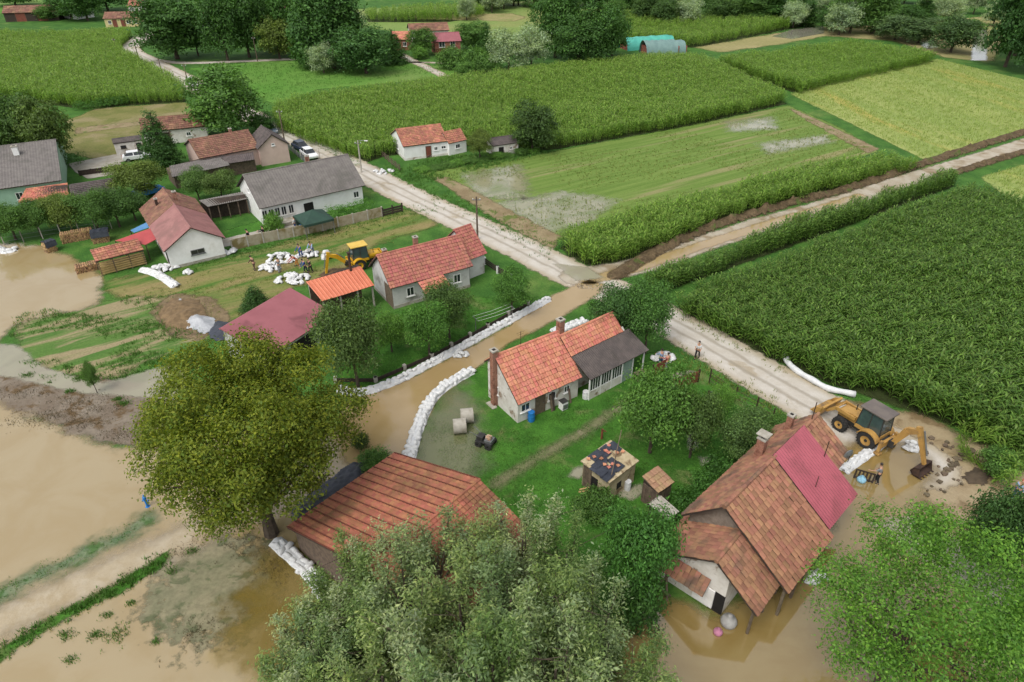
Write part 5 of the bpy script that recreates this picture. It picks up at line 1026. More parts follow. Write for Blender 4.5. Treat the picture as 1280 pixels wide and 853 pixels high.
def dike(label, px, layers=(3, 2, 1), step=.55, seed=0, sc=1.0, sheet=True):
    W = spline(GP(px), .1); o = root('sandbag_dike', label, 'sandbag dike', W[0]); q = random.Random(seed); pts = [W[0]]; acc = 0; n = 0
    for a, b in zip(W[:-1], W[1:]):
        acc += (b - a).length
        if acc >= step: acc = 0; pts.append(b)
    cross = {1: (0,), 2: (-.26, .26), 3: (-.5, 0, .5), 4: (-.75, -.25, .25, .75)}
    for li, k in enumerate(layers):
        for i in range(len(pts) - 1):
            d = (pts[i + 1] - pts[i]).normalized(); nr = Vector((-d.y, d.x, 0)); an = math.atan2(d.y, d.x)
            for c in cross[k]:
                p = pts[i].lerp(pts[i + 1], .5 + (.5 if li % 2 else 0)) + nr * (c * sc + q.uniform(-.05, .05)) - W[0]
                put_bag(o, p.x, p.y, .08 + li * .19 * sc + q.uniform(-.02, .03), an + q.uniform(-.35, .35) + (math.pi / 2 if q.random() < .25 else 0), q, sc); n += 1
    if sheet:
        V = []; F = []; K = 7; hw = (max(layers) * .5 + .1) / 2 * sc; hh = .16 + (len(layers) - 1) * .19 * sc
        for i, p in enumerate(pts):
            d = (pts[min(i + 1, len(pts) - 1)] - pts[max(i - 1, 0)]).normalized(); nr = Vector((-d.y, d.x, 0))
            for j in range(K): t = j / (K - 1) * 2 - 1; z = .04 + (hh - .02) * (1 - abs(t) ** 1.6) + q.uniform(-.03, .03); v = p + nr * t * hw - W[0]; V.append((v.x + q.uniform(-.04, .04), v.y + q.uniform(-.04, .04), z))
        F = [(i * K + j, (i + 1) * K + j, (i + 1) * K + j + 1, i * K + j + 1) for i in range(len(pts) - 1) for j in range(K - 1)]
        link('plastic_sheet', mesh_np('plastic_sheet', V, F, m_plastic, True), o)
    return n
nb = dike('long white sandbag dike along the garden of the grey house', [(424, 488), (452, 492), (490, 480), (530, 460), (575, 436), (620, 411), (655, 392), (688, 374)], (2, 1, 1), .5, 1, .85)
nb += dike('curved white sandbag dike beside the concrete rings', [(510, 582), (516, 556), (528, 522), (540, 500), (560, 482), (590, 464)], (2, 2), .5, 2, .9)
nb += dike('short sandbag dike behind the second chimney', [(690, 416), (712, 410), (735, 402)], (2, 2), .55, 3)
nb += dike('straight sandbag row beside the digger in the flooded yard', [(1052, 590), (1078, 572), (1106, 552)], (2, 1), .5, 4, .8)
nb += dike('plastic wrapped sandbag dike leading under the willows', [(344, 678), (372, 702), (405, 740), (432, 780), (455, 815)], (2, 2), .5, 5, .9)
nb += dike('sandbag row in front of the white blank gable', [(178, 338), (195, 343), (208, 350), (222, 360)], (2, 1), .5, 6)
nb += dike('thin sandbag row at the edge of the flooded wood yard', [(-6, 310), (8, 316), (24, 311)], (2, 1), .55, 7)
def pile(label, px, n, r, h, seed, sc=1.0, group=None):
    b = G(*px); o = root('sandbag_pile', label, 'sandbag pile', b, 0, group); q = random.Random(seed)
    for i in range(n):
        a = q.uniform(0, 6.28); t = math.sqrt(q.random()); x, y = r * t * math.cos(a), r * .7 * t * math.sin(a); put_bag(o, x, y, .08 + h * (1 - t) * q.uniform(.3, 1), q.uniform(0, 6.28), q, sc, .35)
pile('heap of white sacks at the far side of the workers', (352, 324), 34, 1.9, .7, 11); pile('heap of white sacks behind the standing man', (338, 336), 26, 1.3, .8, 12); pile('heap of sacks in front of the two workers in dark blue', (366, 350), 40, 1.9, .6, 13); pile('sacks next to the worker in blue overalls', (386, 320), 22, 1.2, .8, 14); pile('lone full white sack bundle by the digger boom', (408, 322), 8, .6, .8, 15, 1.3)
pile('loose sacks against the blank gable', (206, 336), 18, 1.5, .5, 16); pile('small sack pile on a dark bin by the gable', (236, 342), 7, .5, .5, 17); pile('sacks at the house corner by the panel fence', (287, 316), 16, .9, .5, 18); pile('sacks lying in the grass by the small white house', (480, 216), 14, 1.6, .2, 19); pile('small heap of sacks beside the low dark shed', (622, 190), 10, .9, .4, 20)
pile('wet white sack heap beside the digger bucket', (1138, 560), 14, .6, .6, 21, .9); pile('sacks tucked under the eave of the old barn', (1022, 724), 12, .7, .5, 22); pile('white sacks stacked behind the red gate leaf', (828, 448), 22, 1.0, .7, 23); pile('scattered sacks on the garden wall', (575, 444), 10, .6, .7, 24)
# white barrier tube along the corn
W = spline(GP([(981, 447), (984, 456), (998, 468), (1018, 480), (1036, 489), (1052, 493), (1068, 496)]), .4); mb = MB(); mb.tube([p + Vector((0, 0, .24 + .03 * math.sin(i))) for i, p in enumerate(W)], [.27 + .03 * math.sin(i * 1.7) for i in range(len(W))], 10); tag(mb.build('barrier_tube', m_plastic, smooth=True), 'long white plastic water barrier tube lying along the corn', 'barrier tube')

# ---------------------------------------------------------------- fences, walls, gates
def fence(name, label, px, h, bay, pm, panel, post_r=.08, rails=None, cat='fence', gap=0):
    W = GP(px); o = root(name, label, cat, W[0]); ang = 0; idx = 0
    for a, b in zip(W[:-1], W[1:]):
        L = (b - a).length; n = max(1, round(L / bay)); d = (b - a) / n; an = math.atan2(d.y, d.x)
        for i in range(n + 1):
            p = a + d * i - W[0]; mb = MB(); mb.box(-post_r, post_r, -post_r, post_r, -.1, h * 1.06); mb.build('fence_post', pm, o, p, an)
            if i < n:
                l = d.length; mb = MB()
                if rails:
                    for z0, z1 in rails:
                        mb = MB(); mb.box(post_r + .005, l - post_r - .005, -.025, .025, z0, z1); mb.build('rail', panel, o, p, an)
                elif panel: mb.box(post_r + .005, l - post_r - .005, -.04, .04, 0, h); mb.build('fence_panel', panel, o, p, an)
m_fence = mat('stained_concrete_panel', ph(178, 168, 146), ph(156, 144, 116), 1.2, .92, .3, c3=ph(132, 118, 76), s3=.6, t3=(.48, .62), mulobj=True)
fence('panel_fence', 'concrete panel fence below the long grey house', [(291, 313), (330, 304), (404, 289), (478, 271)], 1.35, 2.1, m_concrete, m_fence)
fence('dark_fence', 'short dark fence at the road end of the panel fence', [(479, 271), (503, 265)], 1.2, 1.6, m_darkwood, m_darkwood, rails=[(.1, .35), (.42, .67), (.74, 1.0)])
fence('picket_fence', 'low grey fence with white pillars between the grey house and the road', [(606, 331), (622, 342), (640, 352)], .9, 1.8, m_white, m_darkwood, .11, rails=[(.15, .35), (.42, .6), (.67, .85)])
fence('garden_wall', 'dark garden wall with pale pillars behind the long sandbag dike', [(420, 478), (470, 478), (540, 448), (610, 410), (660, 382)], .55, 2.4, m_concrete, m_darkwood, .14, rails=[(.05, .42)])
fence('wire_fence', 'rusty post fence between the lawn and the gravel road', [(886, 480), (918, 503), (944, 516), (964, 530)], 1.5, 2.2, m_metal, m_metal, .04, rails=[(.4, .415), (.8, .815), (1.2, 1.215)])
fence('stake_fence', 'thin pale stake fence along the orchard by the flood', [(6, 307), (30, 303), (54, 299), (100, 292), (140, 286)], 1.5, 2.2, m_concrete, m_steel, .05, rails=[(.5, .51), (1.0, 1.01)])
fence('yard_fence', 'low dark wall along the paved yard of the left houses', [(100, 220), (130, 216), (160, 211)], .8, 2.0, m_darkwood, m_darkwood)
fence('roadside_fence', 'pale low fence beside the parked cars', [(358, 184), (372, 196), (382, 204)], 1.0, 1.8, m_concrete, m_steel, .06, rails=[(.1, .3), (.4, .6), (.7, .9)])
fence('rail_fence', 'dark rail fence in front of the small white house', [(478, 196), (490, 206), (500, 214)], 1.0, 1.8, m_wood, m_wood, .06, rails=[(.2, .3), (.5, .6), (.8, .9)])
def gate(label, px0, px1, h, m, n):
    a, b = G(*px0), G(*px1); d = b - a; o = root('yard_gate', label, 'gate', a, math.atan2(d.y, d.x)); L = d.length
    for k in range(n): mb = MB(); z = .1 + (h - .15) * k / n; mb.box(.05, L - .05, -.03, .03, z, z + (h - .15) / n - .03); mb.build('board', m, o)
    for x in (0, L): mb = MB(); mb.box(x - .06, x + .06, -.06, .06, -.1, h + .1); mb.build('post', m_metal, o)
gate('low brown board gate among rubble by the road', (838, 490), (872, 478), 1.3, m_rust, 5); gate('open red gate leaf by the dark porch', (815, 472), (833, 462), 1.3, m_rust, 4); gate('grey sheet leaning on the wire fence', (884, 503), (898, 497), 1.1, m_steel, 1)
# utility poles and lamps
def pole(name, label, px, top, lamp=None, group=None):
    b = G(*px); h = height_to(b, top); o = root(name, label, 'pole' if not lamp else 'street lamp', b, 0, group); mb = MB(); mb.tube([(0, 0, -.2), (0, 0, h)], [.14, .09], 10); mb.build('mast', m_wood if not lamp else m_concrete, o)
    mb = MB(); mb.box(-.5, .5, -.04, .04, h - .45, h - .36); mb.build('crossarm', m_steel, o)
    for x in (-.42, 0, .42): mb = MB(); mb.lathe([(0, 0), (.05, .02), (.06, .08), (.03, .14), (0, .15)], 'z', (x, 0, h - .36), 8); mb.build('insulator', m_white, o)
    if lamp: mb = MB(); mb.tube([(0, 0, h - .1), (.5 * lamp, -.3, h + .1), (1.2 * lamp, -.5, h + .15)], .035, 6); mb.build('lamp_arm', m_steel, o); mb = MB(); mb.box(1.1 * lamp if lamp > 0 else 1.6 * lamp, 1.6 * lamp if lamp > 0 else 1.1 * lamp, -.6, -.4, h + .08, h + .18); mb.build('lamp_head', m_white, o)
pole('utility_pole', 'wooden utility pole at the road behind the grey house', (597, 300), 246); pole('street_lamp', 'street lamp pole opposite the long grey house', (452, 216), 176, 1); pole('utility_pole', 'utility pole beside the parked cars', (357, 184), 137); pole('utility_pole', 'far utility pole at the end of the winding road', (174, 76), 50); pole('utility_pole', 'far utility pole where the farm track leaves the road', (202, 90), 73); pole('utility_pole', 'utility pole beside the farm track under the tall trees', (322, 77), 46); pole('utility_pole', 'short pole in the far corn edge by the road', (146, 64), 48); pole('utility_pole', 'utility pole behind the big roadside tree', (237, 112), 80)

# ---------------------------------------------------------------- vehicles
m_tyre = mat('tyre_rubber', (.02, .02, .02), (.03, .028, .025), 5, .9, .3); m_jcb = mat('yellow_machine_paint', ph(200, 156, 84), ph(180, 138, 74), 1.2, .5, .1, c3=ph(140, 112, 76), s3=1.0, t3=(.52, .7)); m_jcb2 = mat('bright_yellow_paint', ph(228, 176, 40), ph(212, 160, 36), 1.2, .45, .05, c3=ph(170, 130, 60), s3=.9, t3=(.58, .74))
m_cabglass = mat('cab_glass', (.05, .08, .08), (.04, .06, .06), 1, .08, spec=.9); m_black = mat('black_steel', (.025, .024, .022), (.04, .038, .035), 3, .6)
def wheel(parent, x, y, r, w_, rim):
    o = MB().lathe([(r * .55, -w_ / 2), (r * .9, -w_ / 2), (r, -w_ * .36), (r, w_ * .36), (r * .9, w_ / 2), (r * .55, w_ / 2), (r * .55, -w_ / 2)], 'y', (0, 0, 0), 24).build('wheel', m_tyre, parent, (x, y, r), smooth=False)
    for k in range(18):
        pass
    tr = MB(); n = 18
    for k in range(n):
        a = 2 * math.pi * k / n
        for s in (-1, 1): c, s_ = math.cos(a + .08 * s), math.sin(a + .08 * s); e = Vector((c, 0, s_)); t = Vector((-s_, 0, c)); p = e * r * .99; y0, y1 = (0, w_ * .48 * s); pts = [p - t * .035 + Vector((0, y0, 0)), p + t * .035 + Vector((0, y0, 0)), p + t * .055 + Vector((0, y1, 0)), p - t * .015 + Vector((0, y1, 0))]; tr.hexa([q - e * .03 for q in pts] + [q + e * .03 for q in pts])
    tr.build('tread', m_tyre, o)
    MB().lathe([(0, -w_ * .3), (r * .3, -w_ * .32), (r * .5, -w_ * .46), (r * .58, -w_ * .48), (r * .58, w_ * .48), (r * .5, w_ * .46), (r * .3, w_ * .32), (0, w_ * .3)], 'y', (0, 0, 0), 20).build('rim', rim, o)
    MB().lathe([(0, -w_ * .42), (r * .16, -w_ * .42), (r * .16, w_ * .42), (0, w_ * .42)], 'y', (0, 0, 0), 10).build('hub', m_black, o)
def beam(mb, a, b, w_, h0, h1):
    a, b = Vector(a), Vector(b); d = (b - a).normalized(); y = Vector((0, 1, 0)); n = d.cross(y).normalized()
    mb.hexa([a - y * w_ - n * h0, b - y * w_ - n * h1, b + y * w_ - n * h1, a + y * w_ - n * h0, a - y * w_ + n * h0, b - y * w_ + n * h1, b + y * w_ + n * h1, a + y * w_ + n * h0])
def backhoe(label, pos, rz, m, roofm, boom, stick, tip, buck, fz, fx, sc=1.0):
    """forward = +x; boom/stick joints in the x-z plane"""
    o = root('backhoe_loader', label, 'digger', pos, rz); o.scale = (sc,) * 3
    for x, r, w_ in ((1.15, .56, .36), (-1.0, .68, .44)):
        for s in (-1, 1): wheel(o, x, s * (.82 if x > 0 else .86), r, w_, m)
    mb = MB(); mb.box(-1.9, 1.75, -.38, .38, .55, .95); mb.build('chassis', m_black, o, bevel=.03)
    mb = MB(); mb.prism([(.25, .95), (1.75, .95), (1.78, 1.35), (1.6, 1.5), (.25, 1.62)], -.42, .42, 'y'); h = mb.build('hood', m, o, bevel=.04); mb = MB(); mb.box(1.76, 1.80, -.3, .3, 1.0, 1.32); mb.build('grille', m_black, h)
    mb = MB(); mb.tube([(.9, -.3, 1.5), (.9, -.3, 2.05)], .04, 8); mb.build('exhaust', m_black, o)
    for s in (-1, 1):
        mb = MB(); y0, y1 = (.62, 1.1) if s > 0 else (-1.1, -.62); P = []
        for k in range(9): a = math.radians(20 + 140 * k / 8); P.append((-1.0 + .80 * math.cos(a), .68 + .80 * math.sin(a)))
        mb.prism(P + [(x * .94 - .06, z * .94 + .0) for x, z in reversed(P)], y0, y1, 'y'); mb.build('fender', m, o)
    mb = MB(); mb.box(-1.65, .25, -.66, .66, .95, 1.25); mb.build('cab_floor', m, o, bevel=.03)
    cf = MB()
    for x, x2 in ((-1.6, -1.5), (-.7, -.7), (.2, .05)):
        for s in (-.64, .64): cf.tube([(x, s, 1.25), (x2, s * .94, 2.72)], .045, 6)
    cab = cf.build('cab_frame', m_black, o)
    for nm, P in (('side_glass', [(-1.55, .645), (.15, .645)]), ('side_glass', [(-1.55, -.645), (.15, -.645)])):
        y = P[0][1]; mb = MB(); mb.hexa([(-1.55, y - .01, 1.3), (.16, y - .01, 1.3), (.16, y + .01, 1.3), (-1.55, y + .01, 1.3), (-1.47, y * .94 - .01, 2.68), (.03, y * .94 - .01, 2.68), (.03, y * .94 + .01, 2.68), (-1.47, y * .94 + .01, 2.68)]); mb.build(nm, m_cabglass, cab)
    for nm, x, x2 in (('windscreen', .2, .06), ('rear_glass', -1.6, -1.5)): mb = MB(); mb.hexa([(x - .01, -.6, 1.3), (x + .01, -.6, 1.3), (x + .01, .6, 1.3), (x - .01, .6, 1.3), (x2 - .01, -.56, 2.68), (x2 + .01, -.56, 2.68), (x2 + .01, .56, 2.68), (x2 - .01, .56, 2.68)]); mb.build(nm, m_cabglass, cab)
    mb = MB(); mb.box(-1.75, .25, -.74, .74, 2.73, 2.86); mb.build('cab_roof', roofm, o, bevel=.05)
    mb = MB(); mb.box(-1.2, -.7, -.25, .25, 1.3, 1.45); mb.box(-1.25, -1.1, -.25, .25, 1.45, 2.0); mb.build('seat', m_black, o)
    la = MB()
    for s in (-.58, .58): beam(la, (.35, s, 1.45), (1.9, s, 1.25 + fz * .4), .06, .12, .13); beam(la, (1.85, s, 1.3 + fz * .4), (fx, s, fz + .3), .06, .13, .09)
    la.tube([(1.9, -.58, 1.25 + fz * .4), (1.9, .58, 1.25 + fz * .4)], .06, 8); la.build('loader_arm', m, o)
    bk = MB(); P = [(fx - .05, fz + .75), (fx + .15, fz), (fx + .95, fz - .05), (fx + .95, fz), (fx + .25, fz + .1), (fx + .1, fz + .8)]; bk.prism(P, -1.1, 1.1, 'y')
    for s in (-1.1, 1.05): bk.prism([(fx, fz + .72), (fx + .15, fz), (fx + .9, fz), (fx + .55, fz + .45)], s, s + .05, 'y')
    bk.build('front_bucket', m, o)
    for s in (-1, 1):
        mb = MB(); mb.box(-2.05, -1.85, s * .85 - .1, s * .85 + .1, .25, 1.25); mb.box(-2.15, -1.75, s * .85 - .2, s * .85 + .2, .12, .25); mb.build('stabiliser', m, o)
    mb = MB(); mb.box(-2.05, -1.85, -.72, .72, .6, 1.05); mb.build('rear_frame', m, o); mb = MB(); mb.box(-2.45, -2.06, -.2, .2, .6, 1.15); mb.build('kingpost', m_black, o, bevel=.03)
    mb = MB(); beam(mb, (-2.3, 0, .95), boom, .15, .16, .24); beam(mb, boom, stick, .13, .24, .15); bo = mb.build('boom', m, o)
    mb = MB(); a = Vector((-2.3, 0, 1.15)); b = Vector(stick) + Vector((.35, 0, .1)); mb.tube([a.lerp(b, .12) + Vector((0, 0, .3)), a.lerp(b, .6) + Vector((0, 0, .38))], .06, 8); mb.build('hydraulic_cylinder', m_steel, bo)
    mb = MB(); st, tp = Vector(stick), Vector(tip); beam(mb, st + (st - tp).normalized() * .35, tp, .12, .17, .09); so_ = mb.build('dipper_arm', m, o)
    d = (tp - st).normalized(); n = Vector((-d.z, 0, d.x)); n = n if n.x < 0 else -n; mb = MB(); mb.tube([st - d * .1 + n * .3, st + (tp - st) * .7 + n * .25], .055, 8); mb.build('hydraulic_cylinder', m_steel, so_)
    mb = MB(); bx, bz = tip[0], tip[2]; P = [(bx - .1, bz + .1), (bx + .25, bz - .05), (bx + .42, bz - .4), (bx + .2, bz - .62), (bx - .3, bz - .62), (bx - .25, bz - .55), (bx + .12, bz - .52), (bx + .3, bz - .35), (bx + .15, bz - .1), (bx - .1, bz)]; mb.prism(P, -buck, buck, 'y')
    for s in (-buck, buck - .04): mb.prism([(bx - .1, bz + .05), (bx + .25, bz - .05), (bx + .4, bz - .4), (bx + .2, bz - .6), (bx - .3, bz - .6)], s, s + .04, 'y')
    for k in range(5): y = -buck * .9 + k * buck * .45; mb.box(bx - .45, bx - .28, y - .04, y + .04, bz - .63, bz - .57)
    mb.build('digging_bucket', m_metal, o); return o
a, b = G(1090, 554), G(1058, 534); d = b - a
backhoe('dusty yellow backhoe loader digging beside the corn and flooded yard', a.lerp(b, .5), math.atan2(d.y, d.x), m_jcb, mat('grey_cab_roof', ph(122, 112, 104), ph(104, 96, 92), 1, .7), (-2.9, 0, 2.5), (-3.6, 0, 2.9), (-4.6, 0, .75), .75, .5, 2.5, 1.1)
a, b = G(444, 338), G(478, 330); d = b - a
backhoe('bright yellow backhoe loader working behind the grey house', G(458, 332), math.atan2(d.y, d.x), m_jcb2, mat('yellow_cab_roof', ph(232, 196, 96), ph(222, 184, 84), 1, .6), (-3.2, 0, 1.9), (-4.2, 0, 2.3), (-4.7, 0, .1), .4, .35, 2.4)
def car(label, pos, rz, col, van=False, sc=1.0):
    o = root('parked_car', label, 'car', pos, rz); o.scale = (sc,) * 3; m = mat('car_paint_%d' % int(sum(col) * 1000), col, tuple(c * .95 for c in col), 1, .25, spec=.7)
    P = [(-2.05, .35), (2.0, .35), (2.08, .6), (2.0, .82), (1.0, .95), (-1.85, 1.0), (-2.08, .8)]; mb = MB(); mb.prism(P, -.84, .84, 'y'); mb.build('body', m, o, bevel=.08)
    zt = 1.45 if not van else 1.75; mb = MB(); lo = [(-1.7, .97), (1.05, .94)]; hi = [(-1.25, zt), (.35, zt)]
    mb.hexa([(lo[0][0], -.76, .97), (lo[1][0], -.76, .94), (lo[1][0], .76, .94), (lo[0][0], .76, .97), (hi[0][0], -.6, zt), (hi[1][0], -.6, zt), (hi[1][0], .6, zt), (hi[0][0], .6, zt)]); mb.build('window_glass', m_glass, o)
    mb = MB(); mb.box(hi[0][0] - .05, hi[1][0] + .05, -.62, .62, zt - .02, zt + .05); mb.build('roof', m, o, bevel=.03)
    for x in (-.35,):
        for s in (-1, 1): mb = MB(); mb.hexa([(x - .05, s * .775 - .01, .97), (x + .05, s * .775 - .01, .97), (x + .05, s * .775 + .01, .97), (x - .05, s * .775 + .01, .97), (x - .05, s * .61 - .01, zt), (x + .05, s * .61 - .01, zt), (x + .05, s * .61 + .01, zt), (x - .05, s * .61 + .01, zt)]); mb.build('pillar', m, o)
    for x in (-1.3, 1.3):
        for s in (-1, 1): w0 = MB().lathe([(.18, -.1), (.3, -.1), (.32, -.06), (.32, .06), (.3, .1), (.18, .1), (.18, -.1)], 'y', (0, 0, 0), 16).build('wheel', m_tyre, o, (x, s * .78, .32)); MB().lathe([(0, -.09), (.19, -.08), (.19, .08), (0, .09)], 'y', (0, 0, 0), 12).build('rim', m_steel, w0)
    for s in (-.6, .6): mb = MB(); mb.box(2.0, 2.09, s - .18, s + .18, .62, .76); mb.build('headlight', m_white, o); mb = MB(); mb.box(-2.1, -2.02, s - .15, s + .15, .72, .86); mb.build('tail_light', mat('tail_light_red', (.4, .02, .02), (.3, .02, .02), 1, .3), o)
    return o
a, b = G(372, 186), G(396, 203); rd = math.atan2((b - a).y, (b - a).x)
car('white car parked on the road verge behind a dark car', G(387, 197), rd, (.75, .75, .75)); car('dark blue car parked ahead of the white car', G(377, 188), rd + .1, (.03, .04, .07)); car('silver blue car parked under the roadside tree', G(338, 166), rd, (.25, .3, .38)); car('white car parked on the yard by the flat hut', G(172, 200), .5, (.75, .75, .75)); car('bright blue car under the olive fruit tree', G(187, 244), .9, (.05, .22, .55), True); car('pale van on the far road beside the corn', G(241, 108), rd, (.7, .7, .7), True)

# ---------------------------------------------------------------- people
m_skin = mat('skin', ph(206, 160, 132), ph(196, 150, 122), 3, .6); m_hair = mat('dark_hair', (.02, .015, .012), (.035, .025, .02), 6, .6)
def cloth(c, n): return mat('cloth_' + n, c, tuple(x * .8 for x in c), 5, .9, .2)
CL = {'white': (.72, .72, .72), 'blue': (.04, .08, .26), 'navy': (.02, .025, .06), 'black': (.015, .015, .018), 'red': (.5, .12, .09), 'grey': (.25, .26, .28), 'khaki': (.2, .16, .09), 'lightblue': (.3, .42, .62), 'brown': (.12, .07, .05), 'salmon': (.6, .2, .16), 'jeans': (.08, .12, .22), 'orange': (.55, .22, .05)}
def skin(name, m, verts, edges, radii, parent=None, loc=None, rz=None, rootv=0):
    me = bpy.data.meshes.new(name); me.from_pydata(verts, edges, []); me.materials.append(m); o = link(name, me, parent, loc, rz)
    if not me.skin_vertices:
        pass
    md = o.modifiers.new('skin', 'SKIN'); md.use_smooth_shade = True
    sv = me.skin_vertices[0].data if me.skin_vertices else None
    if sv:
        for i, r in enumerate(radii): sv[i].radius = (r, r)
        sv[rootv].use_root = True
    s2 = o.modifiers.new('sub', 'SUBSURF'); s2.levels = 1; s2.render_levels = 1; return o
def person(label, px, face, shirt, pants, H=1.85, lean=0.0, stride=.15, armL=(.12, .02), armR=(.12, .02), sleeves=True, hair=True, group=None, z=0.0, hat=None):
    """facing +y; lean bends the trunk forward; arm = (forward swing, elbow lift)"""
    b = G(*px); o = None; k = H / 1.75; sl_, cl_ = math.sin(lean), math.cos(lean)
    hip = Vector((0, 0, .92 - .12 * lean)); up = lambda h, x=0, f=0: hip + Vector((x, h * sl_ + f * cl_, h * cl_ - f * sl_))
    V = []; Ed = []; R = []
    def v(p, r): V.append(tuple(Vector(p) * k)); R.append(r * k); return len(V) - 1
    def e(a, b): Ed.append((a, b)); return b
    pel = v(hip, .13); ch = e(pel, v(up(.28), .135)); sh = e(ch, v(up(.48), .12)); nk = e(sh, v(up(.58, 0, .02), .055)); h1 = e(nk, v(up(.68, 0, .045), .085)); h2 = e(h1, v(up(.80, 0, .04), .088)); e(h2, v(up(.86, 0, .03), .05)); e(h1, v(up(.70, 0, .13), .022))
    J = {}
    for s, (fw, el) in ((-1, armL), (1, armR)):
        S = up(.47, .19 * s); E1 = S + Vector((.06 * s, fw * .5, -.27 + .1 * abs(fw))); Hn = E1 + Vector((-.02 * s, .08 + fw * .6, -.24 + el)); a = e(sh, v(S, .06)); b1 = e(a, v(E1, .045)); c = e(b1, v(Hn, .034)); f_ = (Hn - E1).normalized(); e(c, v(Hn + f_ * .1, .03)); e(c, v(Hn + f_ * .05 + Vector((-.05 * s, .03, 0)), .014)); J[s] = (S, E1, Hn)
    F = {}
    for s in (-1, 1):
        hp = hip + Vector((.095 * s, 0, -.06)); kn = hp + Vector((.02 * s, .04 + stride * s * .6, -.40)); an = Vector((.11 * s, stride * s - .02, .08)); a = e(pel, v(hp, .09)); b1 = e(a, v(kn, .062)); c = e(b1, v(an, .042)); e(c, v(an + Vector((0, .14, -.04)), .04)); F[s] = (hp, kn, an)
    o = skin('person', m_skin, V, Ed, R, None, (b.x, b.y, z), face); tag(o, label, 'person', group)
    V, Ed, R = [], [], []; a = v(up(.0), .145); c1 = e(a, v(up(.28), .152)); c2 = e(c1, v(up(.47), .14))
    for s in (-1, 1):
        S, E1, Hn = J[s]; q_ = e(c2, v(S, .075)); q2 = e(q_, v(S.lerp(E1, .9), .058))
        if sleeves: e(q2, v(E1.lerp(Hn, .8), .046))
    skin('shirt', cloth(CL[shirt], shirt), V, Ed, R, o)
    V, Ed, R = [], [], []; a = v(hip + Vector((0, 0, .04)), .14)
    for s in (-1, 1): hp, kn, an = F[s]; q_ = e(a, v(hp, .105)); q2 = e(q_, v(kn, .078)); e(q2, v(an + Vector((0, 0, .04)), .06))
    skin('trousers', cloth(CL[pants], pants), V, Ed, R, o)
    for s in (-1, 1):
        an = F[s][2] * k; mb = MB(); mb.box(an.x - .05, an.x + .05, an.y - .07, an.y + .2, .0, .1); mb.build('shoe', m_black, o, bevel=.02)
    hp_ = up(.80, 0, .025) * k; mb = MB(); mb.lathe([(0, .105), (.06, .09), (.095, .05), (.103, 0), (.098, -.05), (.09, -.08)], 'z', (hp_.x, hp_.y - .012, hp_.z), 12); mb.build('hair' if not hat else 'cap', m_hair if not hat else cloth(CL[hat], hat), o, smooth=True)
    return o
def facing(px, to): a, b = G(*px), G(*to); d = b - a; return math.atan2(d.y, d.x) - math.pi / 2
person('man in white shirt and dark trousers walking on the gravel road', (871, 448), 2.6, 'white', 'black', stride=.22, armL=(.1, .06), armR=(.1, .06), sleeves=False)
person('person in salmon shirt and grey trousers at the open gate', (833, 463), .6, 'salmon', 'grey', stride=.08, armL=(.4, .2), armR=(.4, .2)); person('person in light blue shirt behind the red gate leaf', (825, 458), .4, 'lightblue', 'jeans', stride=.05, armL=(.4, .1), armR=(.4, .1))
person('man with patterned shirt and black trousers wading beside the pallet', (1095, 604), facing((1095, 604), (1075, 596)), 'grey', 'black', stride=.1, armL=(.45, .1), armR=(.15, .05), sleeves=False, lean=.1)
person('person in blue overalls walking by the roadside shrub', (1267, 624), 2.4, 'lightblue', 'blue', stride=.2, armL=(.3, .1), armR=(-.2, .05), hat='red'); person('person in black top and khaki trousers beside the roadside shrub', (1260, 646), 2.7, 'black', 'khaki', stride=.18, armL=(.35, .2), armR=(-.1, .1))
person('person carrying a white sack across the dry grass', (319, 338), 1.2, 'brown', 'brown', lean=.35, armL=(.3, .0), armR=(.3, .0), stride=.16); person('person in grey standing behind a sack heap', (350, 341), .8, 'grey', 'grey', stride=.06, armL=(.2, .05), armR=(.2, .05)); person('worker in red bending over the sacks', (372, 333), 2.0, 'red', 'orange', lean=.75, armL=(.5, -.05), armR=(.5, -.05)); person('worker in blue overalls beside the far sacks', (377, 322), 2.6, 'blue', 'blue', lean=.25, armL=(.4, .05), armR=(.4, .0)); person('worker in pale blue shirt behind the sacks', (391, 318), 2.9, 'lightblue', 'jeans', lean=.35, armL=(.4, 0), armR=(.4, 0))
person('left of two workers in dark clothes at the near heap', (383, 341), 2.2, 'blue', 'navy', lean=.3, armL=(.4, 0), armR=(.3, 0)); person('right of two workers in dark clothes at the near heap', (389, 341), 2.6, 'black', 'black', lean=.15, armL=(.3, .1), armR=(.1, 0)); person('person in white walking behind the panel fence', (370, 288), 1.5, 'white', 'blue', stride=.12)
person('worker beside the bins behind the panel fence', (313, 304), 1.5, 'black', 'black', lean=.2); person('person in black and white behind the panel fence', (331, 300), 1.8, 'black', 'black', armL=(.5, .2), armR=(.5, .2))

